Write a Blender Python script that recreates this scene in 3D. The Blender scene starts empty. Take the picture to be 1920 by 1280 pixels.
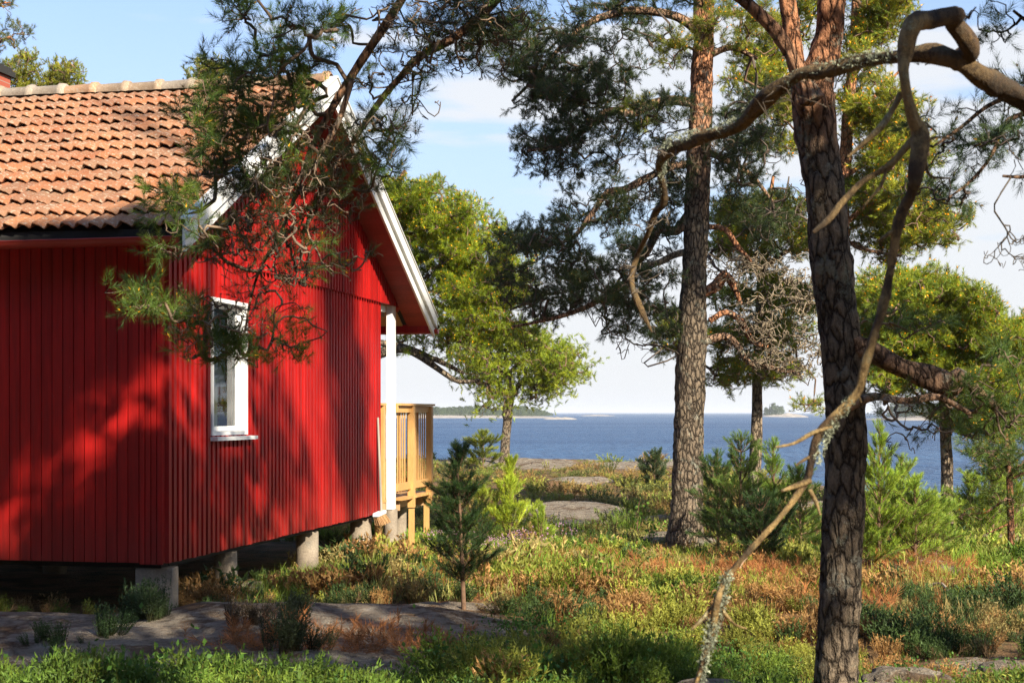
import bpy, math, random
import numpy as np
from mathutils import Matrix, Vector

# ------------------------------------------------------------------ camera, sky, sun, exposure
scene = bpy.context.scene
COL = scene.collection
FPX, CX, HY, CZ = 2800.0, 960.0, 773.0, 3.5          # focal length in photo pixels, horizon row, eye height
cam_d = bpy.data.cameras.new('camera')
cam = bpy.data.objects.new('camera', cam_d); COL.objects.link(cam)
cam_d.sensor_width = 36.0; cam_d.lens = FPX / 1920 * 36.0
cam_d.shift_y = (HY - 640) / 1920
cam_d.clip_start = 0.05; cam_d.clip_end = 60000
cam.location = (0, 0, CZ); cam.rotation_euler = (math.radians(90), 0, 0)
cam_d.dof.use_dof = True; cam_d.dof.focus_distance = 13.0; cam_d.dof.aperture_fstop = 9.0
scene.camera = cam

SUN = Vector((.471, -.702, .533)).normalized()
SUN_EL = math.asin(SUN.z); SUN_ROT = math.atan2(SUN.x, SUN.y)
sl = bpy.data.lights.new('sun', 'SUN'); sl.energy = 5.0; sl.angle = math.radians(0.55); sl.color = (1.0, 0.93, 0.80)
so = bpy.data.objects.new('sun', sl); COL.objects.link(so)
so.rotation_euler = SUN.to_track_quat('Z', 'Y').to_euler(); so.location = (0, 0, 30)

world = bpy.data.worlds.new('World'); scene.world = world; world.use_nodes = True
wn, wl = world.node_tree.nodes, world.node_tree.links
wn.clear()
w_out = wn.new('ShaderNodeOutputWorld'); w_bg = wn.new('ShaderNodeBackground')
w_bg.inputs['Strength'].default_value = 0.09
sky = wn.new('ShaderNodeTexSky'); sky.sky_type = 'NISHITA'; sky.sun_disc = False
sky.sun_elevation = SUN_EL; sky.sun_rotation = SUN_ROT; sky.air_density = 1.0; sky.dust_density = 0.6; sky.ozone_density = 2.0
tc = wn.new('ShaderNodeTexCoord')
mp = wn.new('ShaderNodeMapping'); mp.inputs['Scale'].default_value = (1.6, 1.6, 9.0)
mp.inputs['Location'].default_value = (0.35, 0.0, 0.2)
cn = wn.new('ShaderNodeTexNoise'); cn.inputs['Scale'].default_value = 2.2; cn.inputs['Detail'].default_value = 7; cn.inputs['Roughness'].default_value = .52
wl.new(tc.outputs['Generated'], mp.inputs['Vector']); wl.new(mp.outputs[0], cn.inputs['Vector'])
sxyz = wn.new('ShaderNodeSeparateXYZ'); wl.new(tc.outputs['Generated'], sxyz.inputs[0])
def wmath(op, a, b=None, clamp=False):
    n = wn.new('ShaderNodeMath'); n.operation = op; n.use_clamp = clamp
    for i, v in enumerate((a, b)):
        if v is None: continue
        if isinstance(v, (int, float)): n.inputs[i].default_value = v
        else: wl.new(v, n.inputs[i])
    return n.outputs[0]
# more cloud toward the east half (right of the picture) and low over the sea, clear at upper left
bias = wmath('ADD', wmath('MULTIPLY', sxyz.outputs['X'], 0.42), wmath('MULTIPLY', sxyz.outputs['Z'], -0.75))
cm = wmath('ADD', cn.outputs['Fac'], bias)
cr = wn.new('ShaderNodeMapRange'); cr.inputs['From Min'].default_value = 0.31; cr.inputs['From Max'].default_value = 0.42
cr.interpolation_type = 'SMOOTHSTEP'
wl.new(cm, cr.inputs['Value'])
hz = wn.new('ShaderNodeMapRange'); hz.inputs['From Min'].default_value = 0.0; hz.inputs['From Max'].default_value = 0.42
hz.inputs['To Min'].default_value = 1.0; hz.inputs['To Max'].default_value = 0.0
wl.new(sxyz.outputs['Z'], hz.inputs['Value'])
tint = wn.new('ShaderNodeMix'); tint.data_type = 'RGBA'; tint.blend_type = 'MULTIPLY'; tint.inputs[0].default_value = 1
tint.inputs[7].default_value = (0.86, 1.0, 1.22, 1)
wl.new(sky.outputs[0], tint.inputs[6])
horizon = wn.new('ShaderNodeMix'); horizon.data_type = 'RGBA'; horizon.inputs[7].default_value = (3.55, 4.0, 4.55, 1)
wl.new(wmath('MULTIPLY', hz.outputs[0], 1.0, True), horizon.inputs[0]); wl.new(tint.outputs[2], horizon.inputs[6])
cl = wn.new('ShaderNodeMix'); cl.data_type = 'RGBA'; cl.inputs[7].default_value = (4.7, 4.75, 4.85, 1)
wl.new(wmath('MULTIPLY', cr.outputs[0], 0.85), cl.inputs[0]); wl.new(horizon.outputs[2], cl.inputs[6])
wl.new(cl.outputs[2], w_bg.inputs['Color']); wl.new(w_bg.outputs[0], w_out.inputs['Surface'])

scene.view_settings.view_transform = 'Standard'; scene.view_settings.look = 'None'
scene.view_settings.exposure = 1.12; scene.view_settings.gamma = 1.0
scene.cycles.max_bounces = 6; scene.cycles.diffuse_bounces = 3; scene.cycles.glossy_bounces = 2
scene.cycles.transparent_max_bounces = 8; scene.cycles.transmission_bounces = 3
scene.cycles.use_denoising = True
scene.cycles.denoising_prefilter = 'NONE'
scene.cycles.sample_clamp_indirect = .7

rng = np.random.default_rng(11)
random.seed(5)

def at(px, py, Y):
    return np.array([(px - CX) / FPX * Y, Y, CZ + (HY - py) / FPX * Y])

# ------------------------------------------------------------------ mesh helpers
class MB:
    def __init__(s): s.v = []; s.f = []; s.c = []; s.n = 0
    def add(s, v, f, c=(1, 1, 1), mi=0, smooth=True):
        v = np.asarray(v, dtype=np.float64).reshape(-1, 3)
        f = np.asarray(f, dtype=np.int64)
        c = np.asarray(c, dtype=np.float64)
        if c.ndim == 1: c = np.tile(c[:3], (len(v), 1))
        s.v.append(v); s.c.append(c[:, :3]); s.f.append((f + s.n, mi, smooth)); s.n += len(v)
        return s
    def quad(s, a, b, c, d, col=(1, 1, 1), mi=0):
        return s.add([a, b, c, d], [[0, 1, 2, 3]], col, mi, False)
    def hexa(s, P, col=(1, 1, 1), mi=0):     # 8 corners: 0-3 bottom loop, 4-7 top loop
        return s.add(P, [[0, 3, 2, 1], [4, 5, 6, 7], [0, 1, 5, 4], [1, 2, 6, 5], [2, 3, 7, 6], [3, 0, 4, 7]], col, mi, False)
    def box(s, x0, x1, y0, y1, z0, z1, col=(1, 1, 1), mi=0, fn=None):
        P = [(x0, y0, z0), (x1, y0, z0), (x1, y1, z0), (x0, y1, z0), (x0, y0, z1), (x1, y0, z1), (x1, y1, z1), (x0, y1, z1)]
        if fn: P = [fn(*p) for p in P]
        return s.hexa(P, col, mi)

def root_matrix(o):
    m = Matrix.Identity(4)
    while o is not None:
        m = (Matrix.Translation(o.location) @ o.rotation_euler.to_matrix().to_4x4()) @ m
        o = o.parent
    return m

def build(name, mb, mats, parent=None, base=None):
    me = bpy.data.meshes.new(name)
    V = np.concatenate(mb.v); C = np.concatenate(mb.c)
    if parent is not None:
        M = np.array(root_matrix(parent).inverted()); V = V @ M[:3, :3].T + M[:3, 3]
    elif base is not None:
        V = V - np.asarray(base)
    loops = np.concatenate([f.reshape(-1) for f, _, _ in mb.f])
    sizes = np.concatenate([np.full(len(f), f.shape[1]) for f, _, _ in mb.f])
    mi = np.concatenate([np.full(len(f), m) for f, m, _ in mb.f])
    sm = np.concatenate([np.full(len(f), k) for f, _, k in mb.f])
    me.vertices.add(len(V)); me.vertices.foreach_set('co', V.astype(np.float32).ravel())
    me.loops.add(len(loops)); me.loops.foreach_set('vertex_index', loops.astype(np.int32))
    me.polygons.add(len(sizes))
    me.polygons.foreach_set('loop_start', np.concatenate([[0], np.cumsum(sizes)[:-1]]).astype(np.int32))
    me.polygons.foreach_set('loop_total', sizes.astype(np.int32))
    me.polygons.foreach_set('material_index', mi.astype(np.int32))
    me.polygons.foreach_set('use_smooth', sm.astype(bool))
    ca = me.color_attributes.new('Col', 'FLOAT_COLOR', 'POINT')
    ca.data.foreach_set('color', np.concatenate([C, np.ones((len(C), 1))], 1).astype(np.float32).ravel())
    me.update(calc_edges=True)
    for m in (mats if isinstance(mats, (list, tuple)) else [mats]): me.materials.append(m)
    o = bpy.data.objects.new(name, me); COL.objects.link(o)
    if parent is not None: o.parent = parent
    elif base is not None: o.location = Vector(base)
    return o

def empty(name, loc, rz=0.0):
    o = bpy.data.objects.new(name, None); COL.objects.link(o)
    o.location = Vector(loc); o.rotation_euler = (0, 0, rz); o.empty_display_size = .2
    return o

def tag(o, label=None, cat=None, group=None, kind=None):
    if label: o['label'] = label
    if cat: o['category'] = cat
    if group: o['group'] = group
    if kind: o['kind'] = kind
    return o

def copy_tree(o, parent=None):
    c = o.copy(); COL.objects.link(c); c.parent = parent
    for ch in list(o.children): copy_tree(ch, c)
    return c

def norm(a): return a / np.maximum(np.linalg.norm(a, axis=-1, keepdims=True), 1e-9)

def spline(P, seg):
    """Catmull-Rom through P (n, d) sampled about every seg metres."""
    P = np.asarray(P, float); n = len(P)
    if n == 2:
        k = max(2, int(np.linalg.norm(P[1, :3] - P[0, :3]) / seg) + 1)
        return P[0] + (P[1] - P[0]) * np.linspace(0, 1, k)[:, None]
    E = np.vstack([2 * P[0] - P[1], P, 2 * P[-1] - P[-2]]); out = []
    for i in range(1, n):
        a, b, c, d = E[i - 1], E[i], E[i + 1], E[i + 2]
        k = max(1, int(np.linalg.norm(c[:3] - b[:3]) / seg))
        t = np.linspace(0, 1, k, endpoint=False)[:, None]
        out.append(.5 * ((2 * b) + (c - a) * t + (2 * a - 5 * b + 4 * c - d) * t ** 2 + (3 * b - a - 3 * c + d) * t ** 3))
    out.append(P[-1:]); return np.vstack(out)

def tubes(mb, P, R, k=4, col=(.2, .15, .1), mi=0):
    """N tubes at once. P (N,m,3), R (N,m)."""
    P = np.asarray(P); R = np.asarray(R); N, m, _ = P.shape
    T = np.empty_like(P); T[:, 1:-1] = P[:, 2:] - P[:, :-2]; T[:, 0] = P[:, 1] - P[:, 0]; T[:, -1] = P[:, -1] - P[:, -2]; T = norm(T)
    ref = np.where(np.abs(T[:, :1, 2:3]) < .8, np.array([[[0, 0, 1.]]]), np.array([[[1., 0, 0]]]))
    ref = np.repeat(ref, m, 1)
    A = norm(np.cross(T, ref)); B = np.cross(T, A)
    ang = np.arange(k) * 2 * math.pi / k
    V = P[:, :, None] + R[:, :, None, None] * (A[:, :, None] * np.cos(ang)[:, None] + B[:, :, None] * np.sin(ang)[:, None])
    idx = np.arange(N * m * k).reshape(N, m, k)
    a = idx[:, :-1]; b = idx[:, 1:]; a2 = np.roll(a, -1, 2); b2 = np.roll(b, -1, 2)
    F = np.stack([a, a2, b2, b], -1).reshape(-1, 4)
    C = np.asarray(col, float)
    if C.ndim == 2: C = np.repeat(C, m * k, 0)
    mb.add(V.reshape(-1, 3), F, C, mi, True)

def limb(mb, pts, k=12, seg=.08, rough=.06, colfn=None, col=(.2, .15, .1), mi=0, cap=True, knots=0.0, seed=0):
    """One tapered limb; pts rows = x, y, z, r.  Real lumps and bark plates in the surface."""
    S = spline(pts, seg); P, R = S[:, :3], np.maximum(S[:, 3], .002); n = len(P)
    T = np.gradient(P, axis=0); T = norm(T)
    A = np.zeros_like(P); a = np.cross(T[0], [0.3, 1, .2]); a /= np.linalg.norm(a); A[0] = a
    for i in range(1, n):
        a = A[i - 1] - T[i] * np.dot(A[i - 1], T[i]); A[i] = a / np.linalg.norm(a)
    B = np.cross(T, A); ang = np.arange(k) * 2 * math.pi / k
    r2 = np.random.default_rng(seed + 77)
    bump = r2.normal(0, 1, (n, k))
    sm = bump.copy()
    for _ in range(2): sm = (sm + np.roll(sm, 1, 0)) * .5
    low = r2.normal(0, 1, (n // 6 + 3, 5))
    li = np.linspace(0, low.shape[0] - 1.01, n); l0 = li.astype(int); lf = (li - l0)[:, None]
    lw = low[l0] * (1 - lf) + low[l0 + 1] * lf
    kk = np.linspace(0, 5, k, endpoint=False); k0 = kk.astype(int) % 5; kf = kk - kk.astype(int)
    lw = lw[:, k0] * (1 - kf) + lw[:, (k0 + 1) % 5] * kf
    RR = R[:, None] * (1 + rough * sm + (rough * .9 + knots) * lw)
    V = P[:, None] + RR[:, :, None] * (A[:, None] * np.cos(ang)[None, :, None] + B[:, None] * np.sin(ang)[None, :, None])
    idx = np.arange(n * k).reshape(n, k); a = idx[:-1]; b = idx[1:]
    F = np.stack([a, np.roll(a, -1, 1), np.roll(b, -1, 1), b], -1).reshape(-1, 4)
    C = colfn(V.reshape(-1, 3)) if colfn else col
    mb.add(V.reshape(-1, 3), F, C, mi, True)
    if cap:
        for e, q in ((0, 0), (n - 1, 1)):
            ring = V[e]; c = P[e] + T[e] * R[e] * (.4 if q else -.4)
            vv = np.vstack([ring, c]); ff = [[i, (i + 1) % k, k] if q else [(i + 1) % k, i, k] for i in range(k)]
            mb.add(vv, ff, colfn(vv) if colfn else col, mi, True)
    return S

def instance(mb, tv, tf, tcol, pos, dirs, scale, cmul=None, mi=0, smooth=False, spin=None):
    """Copies of a small template (z = axis) merged into one mesh."""
    N = len(pos); tv = np.asarray(tv); n = len(tv)
    Z = norm(np.asarray(dirs, float)); ref = norm(rng.normal(size=(N, 3)))
    if spin is not None: ref = spin
    X = norm(np.cross(ref, Z)); Y = np.cross(Z, X)
    sc = np.asarray(scale)
    if sc.ndim == 1: sc = np.repeat(sc[:, None], 3, 1)
    V = (X[:, None] * (tv[None, :, 0:1] * sc[:, None, 0:1]) + Y[:, None] * (tv[None, :, 1:2] * sc[:, None, 1:2]) + Z[:, None] * (tv[None, :, 2:3] * sc[:, None, 2:3])) + np.asarray(pos)[:, None]
    F = (np.asarray(tf)[None] + (np.arange(N) * n)[:, None, None]).reshape(-1, np.asarray(tf).shape[1])
    C = np.repeat(np.asarray(tcol)[None], N, 0)
    if cmul is not None: C = C * np.asarray(cmul)[:, None]
    mb.add(V.reshape(-1, 3), F, C.reshape(-1, 3), mi, smooth)

# smooth value noise
_tab = np.random.default_rng(3).random((256, 256))
def vnoise(x, y, s=1.0, ox=0.0):
    x = np.asarray(x) * s + 37.3 + ox; y = np.asarray(y) * s + 91.7 + ox * 1.7
    xi = np.floor(x).astype(int); yi = np.floor(y).astype(int); fx = x - xi; fy = y - yi
    fx = fx * fx * (3 - 2 * fx); fy = fy * fy * (3 - 2 * fy)
    g = lambda a, b: _tab[a % 256, b % 256]
    return (g(xi, yi) * (1 - fx) + g(xi + 1, yi) * fx) * (1 - fy) + (g(xi, yi + 1) * (1 - fx) + g(xi + 1, yi + 1) * fx) * fy - .5

# ------------------------------------------------------------------ materials
def mat(name):
    m = bpy.data.materials.new(name); m.use_nodes = True
    nt = m.node_tree; b = nt.nodes['Principled BSDF']
    return m, nt, b
def N(nt, t, **kw):
    n = nt.nodes.new('ShaderNode' + t)
    for k, v in kw.items(): setattr(n, k, v)
    return n
def noise(nt, scale, detail=4, rough=.6, vec=None, dist=0):
    n = N(nt, 'TexNoise'); n.inputs['Scale'].default_value = scale; n.inputs['Detail'].default_value = detail
    n.inputs['Roughness'].default_value = rough; n.inputs['Distortion'].default_value = dist
    if vec: nt.links.new(vec, n.inputs['Vector'])
    return n
def ramp(nt, fac, stops):
    r = N(nt, 'ValToRGB'); e = r.color_ramp.elements
    while len(e) < len(stops): e.new(.5)
    for i, (p, c) in enumerate(stops):
        e[i].position = p; e[i].color = (*c, 1) if len(c) == 3 else c
    nt.links.new(fac, r.inputs[0]); return r
def mix(nt, fac, a, b, bt='MIX'):
    n = N(nt, 'Mix', data_type='RGBA', blend_type=bt)
    for i, v in ((0, fac), (6, a), (7, b)):
        if isinstance(v, (int, float)): n.inputs[i].default_value = v
        elif isinstance(v, tuple): n.inputs[i].default_value = (*v, 1)
        else: nt.links.new(v, n.inputs[i])
    return n.outputs[2]
def coords(nt, scale=(1, 1, 1), kind='Object'):
    t = N(nt, 'TexCoord'); m = N(nt, 'Mapping'); m.inputs['Scale'].default_value = scale
    nt.links.new(t.outputs[kind], m.inputs[0]); return m.outputs[0]
def bump(nt, b, h, strength=.4, dist=.02):
    n = N(nt, 'Bump'); n.inputs['Strength'].default_value = strength; n.inputs['Distance'].default_value = dist
    nt.links.new(h, n.inputs['Height']); nt.links.new(n.outputs[0], b.inputs['Normal']); return n
def vcol(nt):
    a = N(nt, 'Attribute'); a.attribute_name = 'Col'; return a.outputs['Color']

def foliage_mat(name, trans=.25, rough=.5, spec=.35):
    m, nt, b = mat(name); L = nt.links
    c = vcol(nt); nz = noise(nt, 2.5, 3, vec=coords(nt))
    r = ramp(nt, nz.outputs['Fac'], [(.3, (.7, .72, .7)), (.7, (1.3, 1.25, 1.15))])
    cc = mix(nt, 1.0, c, r.outputs[0], 'MULTIPLY')
    L.new(cc, b.inputs['Base Color']); b.inputs['Roughness'].default_value = rough; b.inputs['Specular IOR Level'].default_value = spec
    t = N(nt, 'BsdfTranslucent'); L.new(cc, t.inputs['Color'])
    mx = N(nt, 'MixShader'); mx.inputs[0].default_value = trans
    L.new(b.outputs[0], mx.inputs[1]); L.new(t.outputs[0], mx.inputs[2]); L.new(mx.outputs[0], nt.nodes['Material Output'].inputs['Surface'])
    return m
M_NEEDLE = foliage_mat('pine_needle', .22)
M_GRASS = foliage_mat('grass_blade', .35, .6, .25)

def bark_mat():
    m, nt, b = mat('pine_bark'); L = nt.links
    co = coords(nt, (1, 1, .38)); c = vcol(nt)
    vo = N(nt, 'TexVoronoi', feature='DISTANCE_TO_EDGE'); vo.inputs['Scale'].default_value = 21
    dn = noise(nt, 9, 5, .7, vec=co)
    wv = mix(nt, .07, co, dn.outputs['Color']); L.new(wv, vo.inputs['Vector'])
    crack = ramp(nt, vo.outputs['Distance'], [(0.0, (.16, .14, .13)), (.07, (.62, .6, .58)), (.16, (1.0, .98, .95)), (.35, (1.2, 1.16, 1.1))])
    fine = noise(nt, 60, 5, .7, co); fr = ramp(nt, fine.outputs['Fac'], [(.25, (.40, .38, .36)), (.5, (.95,.93,.9)), (.75, (1.6, 1.5, 1.4))])
    c1 = mix(nt, 1, c, crack.outputs[0], 'MULTIPLY'); c2 = mix(nt, 1, c1, fr.outputs[0], 'MULTIPLY')
    ln = noise(nt, 7, 6, .72, coords(nt)); lr = ramp(nt, ln.outputs['Fac'], [(.56, (0, 0, 0)), (.64, (.75, .75, .75))])
    ln2 = noise(nt, 3.0, 2, .5, coords(nt)); lcol = ramp(nt, ln2.outputs['Fac'], [(.4, (.30, .31, .22)), (.6, (.38, .36, .28))])
    c3 = mix(nt, lr.outputs[0], c2, lcol.outputs[0])
    L.new(c3, b.inputs['Base Color']); b.inputs['Roughness'].default_value = .9; b.inputs['Specular IOR Level'].default_value = .2
    h = N(nt, 'Math', operation='ADD'); L.new(crack.outputs[0], h.inputs[0]); L.new(fine.outputs['Fac'], h.inputs[1])
    bump(nt, b, h.outputs[0], 1.0, .05)
    return m
M_BARK = bark_mat()
def twig_mat():
    m, nt, b = mat('twig_bark'); L = nt.links
    n = noise(nt, 30, 4, .7, coords(nt)); r = ramp(nt, n.outputs['Fac'], [(.3, (.55, .55, .55)), (.7, (1.45, 1.4, 1.3))])
    L.new(mix(nt, 1, vcol(nt), r.outputs[0], 'MULTIPLY'), b.inputs['Base Color']); b.inputs['Roughness'].default_value = .9
    bump(nt, b, n.outputs['Fac'], .5, .006); return m
M_TWIG = twig_mat()
def deadwood_mat():
    m, nt, b = mat('weathered_deadwood'); L = nt.links
    co = coords(nt); n = noise(nt, 11, 8, .82, co); f = noise(nt, 70, 4, .7, coords(nt, (1, 1, .25)))
    r = ramp(nt, n.outputs['Fac'], [(.36, (.05, .035, .018)), (.45, (.17, .12, .055)), (.52, (.38, .29, .15)), (.56, (.22, .17, .09)), (.64, (.44, .44, .32))])
    fr = ramp(nt, f.outputs['Fac'], [(.3, (.6, .6, .6)), (.7, (1.3, 1.3, 1.3))])
    c = mix(nt, 1, r.outputs[0], fr.outputs[0], 'MULTIPLY'); L.new(mix(nt, 1, c, vcol(nt), 'MULTIPLY'), b.inputs['Base Color'])
    b.inputs['Roughness'].default_value = .85
    h = N(nt, 'Math', operation='ADD'); L.new(n.outputs['Fac'], h.inputs[0]); L.new(f.outputs['Fac'], h.inputs[1])
    bump(nt, b, h.outputs[0], .8, .012); return m
M_DEAD = deadwood_mat()
def paint_mat(name, col, var=.25, rough=.45, grain=(18, 18, 1.2), bs=.25, weather=None):
    m, nt, b = mat(name); L = nt.links
    n = noise(nt, 6, 5, .65, coords(nt, grain)); big = noise(nt, 1.3, 4, .6, coords(nt))
    lo = tuple(x * (1 - var) for x in col); hi = tuple(min(1, x * (1 + var)) for x in col)
    r = ramp(nt, n.outputs['Fac'], [(.3, lo), (.7, hi)])
    r2 = ramp(nt, big.outputs['Fac'], [(.3, (.82, .82, .82)), (.7, (1.12, 1.1, 1.08))])
    c = mix(nt, 1, r.outputs[0], r2.outputs[0], 'MULTIPLY'); c = mix(nt, 1, c, vcol(nt), 'MULTIPLY')
    if weather:
        sp = noise(nt, 45, 3, .7, coords(nt, (1, 1, .5))); sr = ramp(nt, sp.outputs['Fac'], [(.70, (0, 0, 0)), (.76, (.7, .7, .7))])
        c = mix(nt, sr.outputs[0], c, weather)
    if weather:
        g_ = N(nt, 'NewGeometry'); sz = N(nt, 'SeparateXYZ'); L.new(g_.outputs['Position'], sz.inputs[0])
        mr = N(nt, 'MapRange'); L.new(sz.outputs['Z'], mr.inputs['Value']); mr.inputs['From Min'].default_value = 2.25; mr.inputs['From Max'].default_value = 2.75; mr.inputs['To Min'].default_value = .5; mr.inputs['To Max'].default_value = 0
        ad = N(nt, 'Math', operation='MULTIPLY'); L.new(mr.outputs[0], ad.inputs[0]); L.new(noise(nt, 8, 6, .8, coords(nt)).outputs['Fac'], ad.inputs[1])
        c = mix(nt, ad.outputs[0], c, (.10, .05, .035))
        st = ramp(nt, noise(nt, 3.5, 5, .7, coords(nt, (5, 5, .25))).outputs['Fac'], [(.35, (.72, .72, .74)), (.6, (1.1, 1.08, 1.05))]); c = mix(nt, 1, c, st.outputs[0], 'MULTIPLY')
    L.new(c, b.inputs['Base Color']); b.inputs['Roughness'].default_value = rough; b.inputs['Specular IOR Level'].default_value = .3
    bump(nt, b, n.outputs['Fac'], bs, .004); return m
M_RED = paint_mat('red_paint', (.40, .0085, .0065), .16, .5, weather=(.42, .12, .10))
M_WHITE = paint_mat('white_paint', (.78, .77, .73), .05, .45)
M_SOFFIT = paint_mat('red_soffit_boards', (.30, .035, .022), .2, .6, grain=(6, 6, 6))
M_TAN = paint_mat('bare_soffit_wood', (.55, .34, .17), .12, .6)
M_WOOD = paint_mat('new_pine_wood', (.56, .31, .105), .16, .55, grain=(14, 14, 1.5))
M_DARK = paint_mat('dark_battens', (.03, .028, .025), .2, .8)
M_GUT = paint_mat('red_metal_gutter', (.30, .03, .02), .08, .35, bs=.05)
M_CLOTH = paint_mat('curtain_fabric', (.62, .64, .42), .12, .9)
M_BLIND = paint_mat('window_blind', (.30, .42, .52), .08, .8)
M_INT = paint_mat('interior_wall', (.25, .22, .17), .1, .9)
def concrete_mat():
    m, nt, b = mat('rough_concrete'); L = nt.links
    n = noise(nt, 5, 6, .65, coords(nt)); f = noise(nt, 60, 4, .7, coords(nt))
    r = ramp(nt, n.outputs['Fac'], [(.3, (.20, .155, .11)), (.6, (.34, .27, .19)), (.75, (.24, .21, .16))])
    fr = ramp(nt, f.outputs['Fac'], [(.3, (.75, .75, .75)), (.7, (1.2, 1.2, 1.2))])
    L.new(mix(nt, 1, mix(nt, 1, r.outputs[0], fr.outputs[0], 'MULTIPLY'), vcol(nt), 'MULTIPLY'), b.inputs['Base Color']); b.inputs['Roughness'].default_value = .9
    bump(nt, b, f.outputs['Fac'], .5, .01); return m
M_CONC = concrete_mat()
def tile_mat():
    m, nt, b = mat('clay_roof_tile'); L = nt.links
    co = coords(nt); n1 = noise(nt, 3.0, 5, .65, co); n2 = noise(nt, 26, 5, .75, co); n3 = noise(nt, 75, 3, .6, co)
    li = ramp(nt, n1.outputs['Fac'], [(.40, (0, 0, 0)), (.62, (.8, .8, .8))])
    sp = ramp(nt, n2.outputs['Fac'], [(.54, (0, 0, 0)), (.62, (.75, .75, .75))])
    c = vcol(nt)
    fr = ramp(nt, n3.outputs['Fac'], [(.3, (.72, .70, .68)), (.7, (1.2, 1.2, 1.2))])
    c = mix(nt, 1, c, fr.outputs[0], 'MULTIPLY')
    mf = N(nt, 'Math', operation='MULTIPLY'); L.new(li.outputs[0], mf.inputs[0]); mf.inputs[1].default_value = .5
    c = mix(nt, mf.outputs[0], c, (.22, .15, .085))
    c = mix(nt, sp.outputs[0], c, (.42, .34, .24))
    dk = ramp(nt, noise(nt, 40, 3, .6, coords(nt, (1, 1, 1))).outputs['Fac'], [(.66, (0, 0, 0)), (.70, (.8, .8, .8))])
    c = mix(nt, dk.outputs[0], c, (.09, .06, .045))
    L.new(c, b.inputs['Base Color']); b.inputs['Roughness'].default_value = .85
    bump(nt, b, n2.outputs['Fac'], .4, .006); return m
M_TILE = tile_mat()
def glass_mat():
    m, nt, b = mat('window_glass'); L = nt.links
    nt.nodes.remove(b); f = N(nt, 'Fresnel'); f.inputs['IOR'].default_value = 1.9
    t = N(nt, 'BsdfTransparent'); g = N(nt, 'BsdfGlossy'); g.inputs['Roughness'].default_value = .02; g.inputs['Color'].default_value = (.95, .97, 1, 1)
    mx = N(nt, 'MixShader'); L.new(f.outputs[0], mx.inputs[0]); L.new(t.outputs[0], mx.inputs[1]); L.new(g.outputs[0], mx.inputs[2])
    L.new(mx.outputs[0], nt.nodes['Material Output'].inputs['Surface']); return m
M_GLASS = glass_mat()
def ground_mat():
    m, nt, b = mat('rock_and_heath_ground'); L = nt.links
    co = coords(nt); mask = N(nt, 'SeparateColor'); L.new(vcol(nt), mask.inputs[0])
    # rock
    n1 = noise(nt, .9, 6, .6, co); n2 = noise(nt, 9, 7, .7, co); n3 = noise(nt, 38, 5, .7, co)
    rk = ramp(nt, n2.outputs['Fac'], [(.30, (.11, .085, .06)), (.45, (.31, .24, .165)), (.58, (.42, .335, .24)), (.74, (.58, .49, .37))])
    lich = ramp(nt, n3.outputs['Fac'], [(.56, (0, 0, 0)), (.66, (.6, .6, .6))])
    rk = mix(nt, lich.outputs[0], rk.outputs[0], (.36, .36, .29))
    lt = ramp(nt, noise(nt, 1.6, 7, .75, co).outputs['Fac'], [(.52, (0, 0, 0)), (.58, (.85, .85, .85))])
    rk = mix(nt, lt.outputs[0], rk, (.15, .085, .04))
    vo = N(nt, 'TexVoronoi', feature='DISTANCE_TO_EDGE'); vo.inputs['Scale'].default_value = .8
    L.new(mix(nt, .35, co, n1.outputs['Color']), vo.inputs['Vector'])
    ck = ramp(nt, vo.outputs['Distance'], [(0, (.55, .5, .45)), (.012, (1, 1, 1))])
    rk = mix(nt, 1, rk, ck.outputs[0], 'MULTIPLY')
    # soil: needle litter, moss, dry grass
    s1 = noise(nt, 2.2, 6, .65, co); s2 = noise(nt, 55, 5, .8, co)
    soil = ramp(nt, s1.outputs['Fac'], [(.3, (.07, .065, .02)), (.45, (.16, .12, .045)), (.56, (.30, .17, .08)), (.72, (.24, .20, .08))])
    sf = ramp(nt, s2.outputs['Fac'], [(.3, (.4, .38, .36)), (.7, (1.6, 1.5, 1.4))])
    soil = mix(nt, 1, soil.outputs[0], sf.outputs[0], 'MULTIPLY')
    soil = mix(nt, mask.outputs[1], soil, mix(nt, 1, (.46, .20, .085), sf.outputs[0], 'MULTIPLY'))
    e = N(nt, 'Math', operation='ADD'); L.new(mask.outputs[0], e.inputs[0])
    e2 = N(nt, 'MapRange'); L.new(noise(nt, 5, 6, .75, co).outputs['Fac'], e2.inputs['Value']); e2.inputs['To Min'].default_value = -.5; e2.inputs['To Max'].default_value = .5
    L.new(e2.outputs[0], e.inputs[1])
    er = ramp(nt, e.outputs[0], [(.42, (0, 0, 0)), (.52, (1, 1, 1))])
    L.new(mix(nt, er.outputs[0], soil, rk), b.inputs['Base Color']); b.inputs['Roughness'].default_value = .92; b.inputs['Specular IOR Level'].default_value = .2
    h = N(nt, 'Math', operation='ADD'); L.new(n2.outputs['Fac'], h.inputs[0]); L.new(n3.outputs['Fac'], h.inputs[1])
    h2 = N(nt, 'Math', operation='MULTIPLY'); L.new(h.outputs[0], h2.inputs[0]); L.new(ck.outputs[0], h2.inputs[1])
    bump(nt, b, h2.outputs[0], 1.0, .09); return m
M_GROUND = ground_mat()
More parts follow.
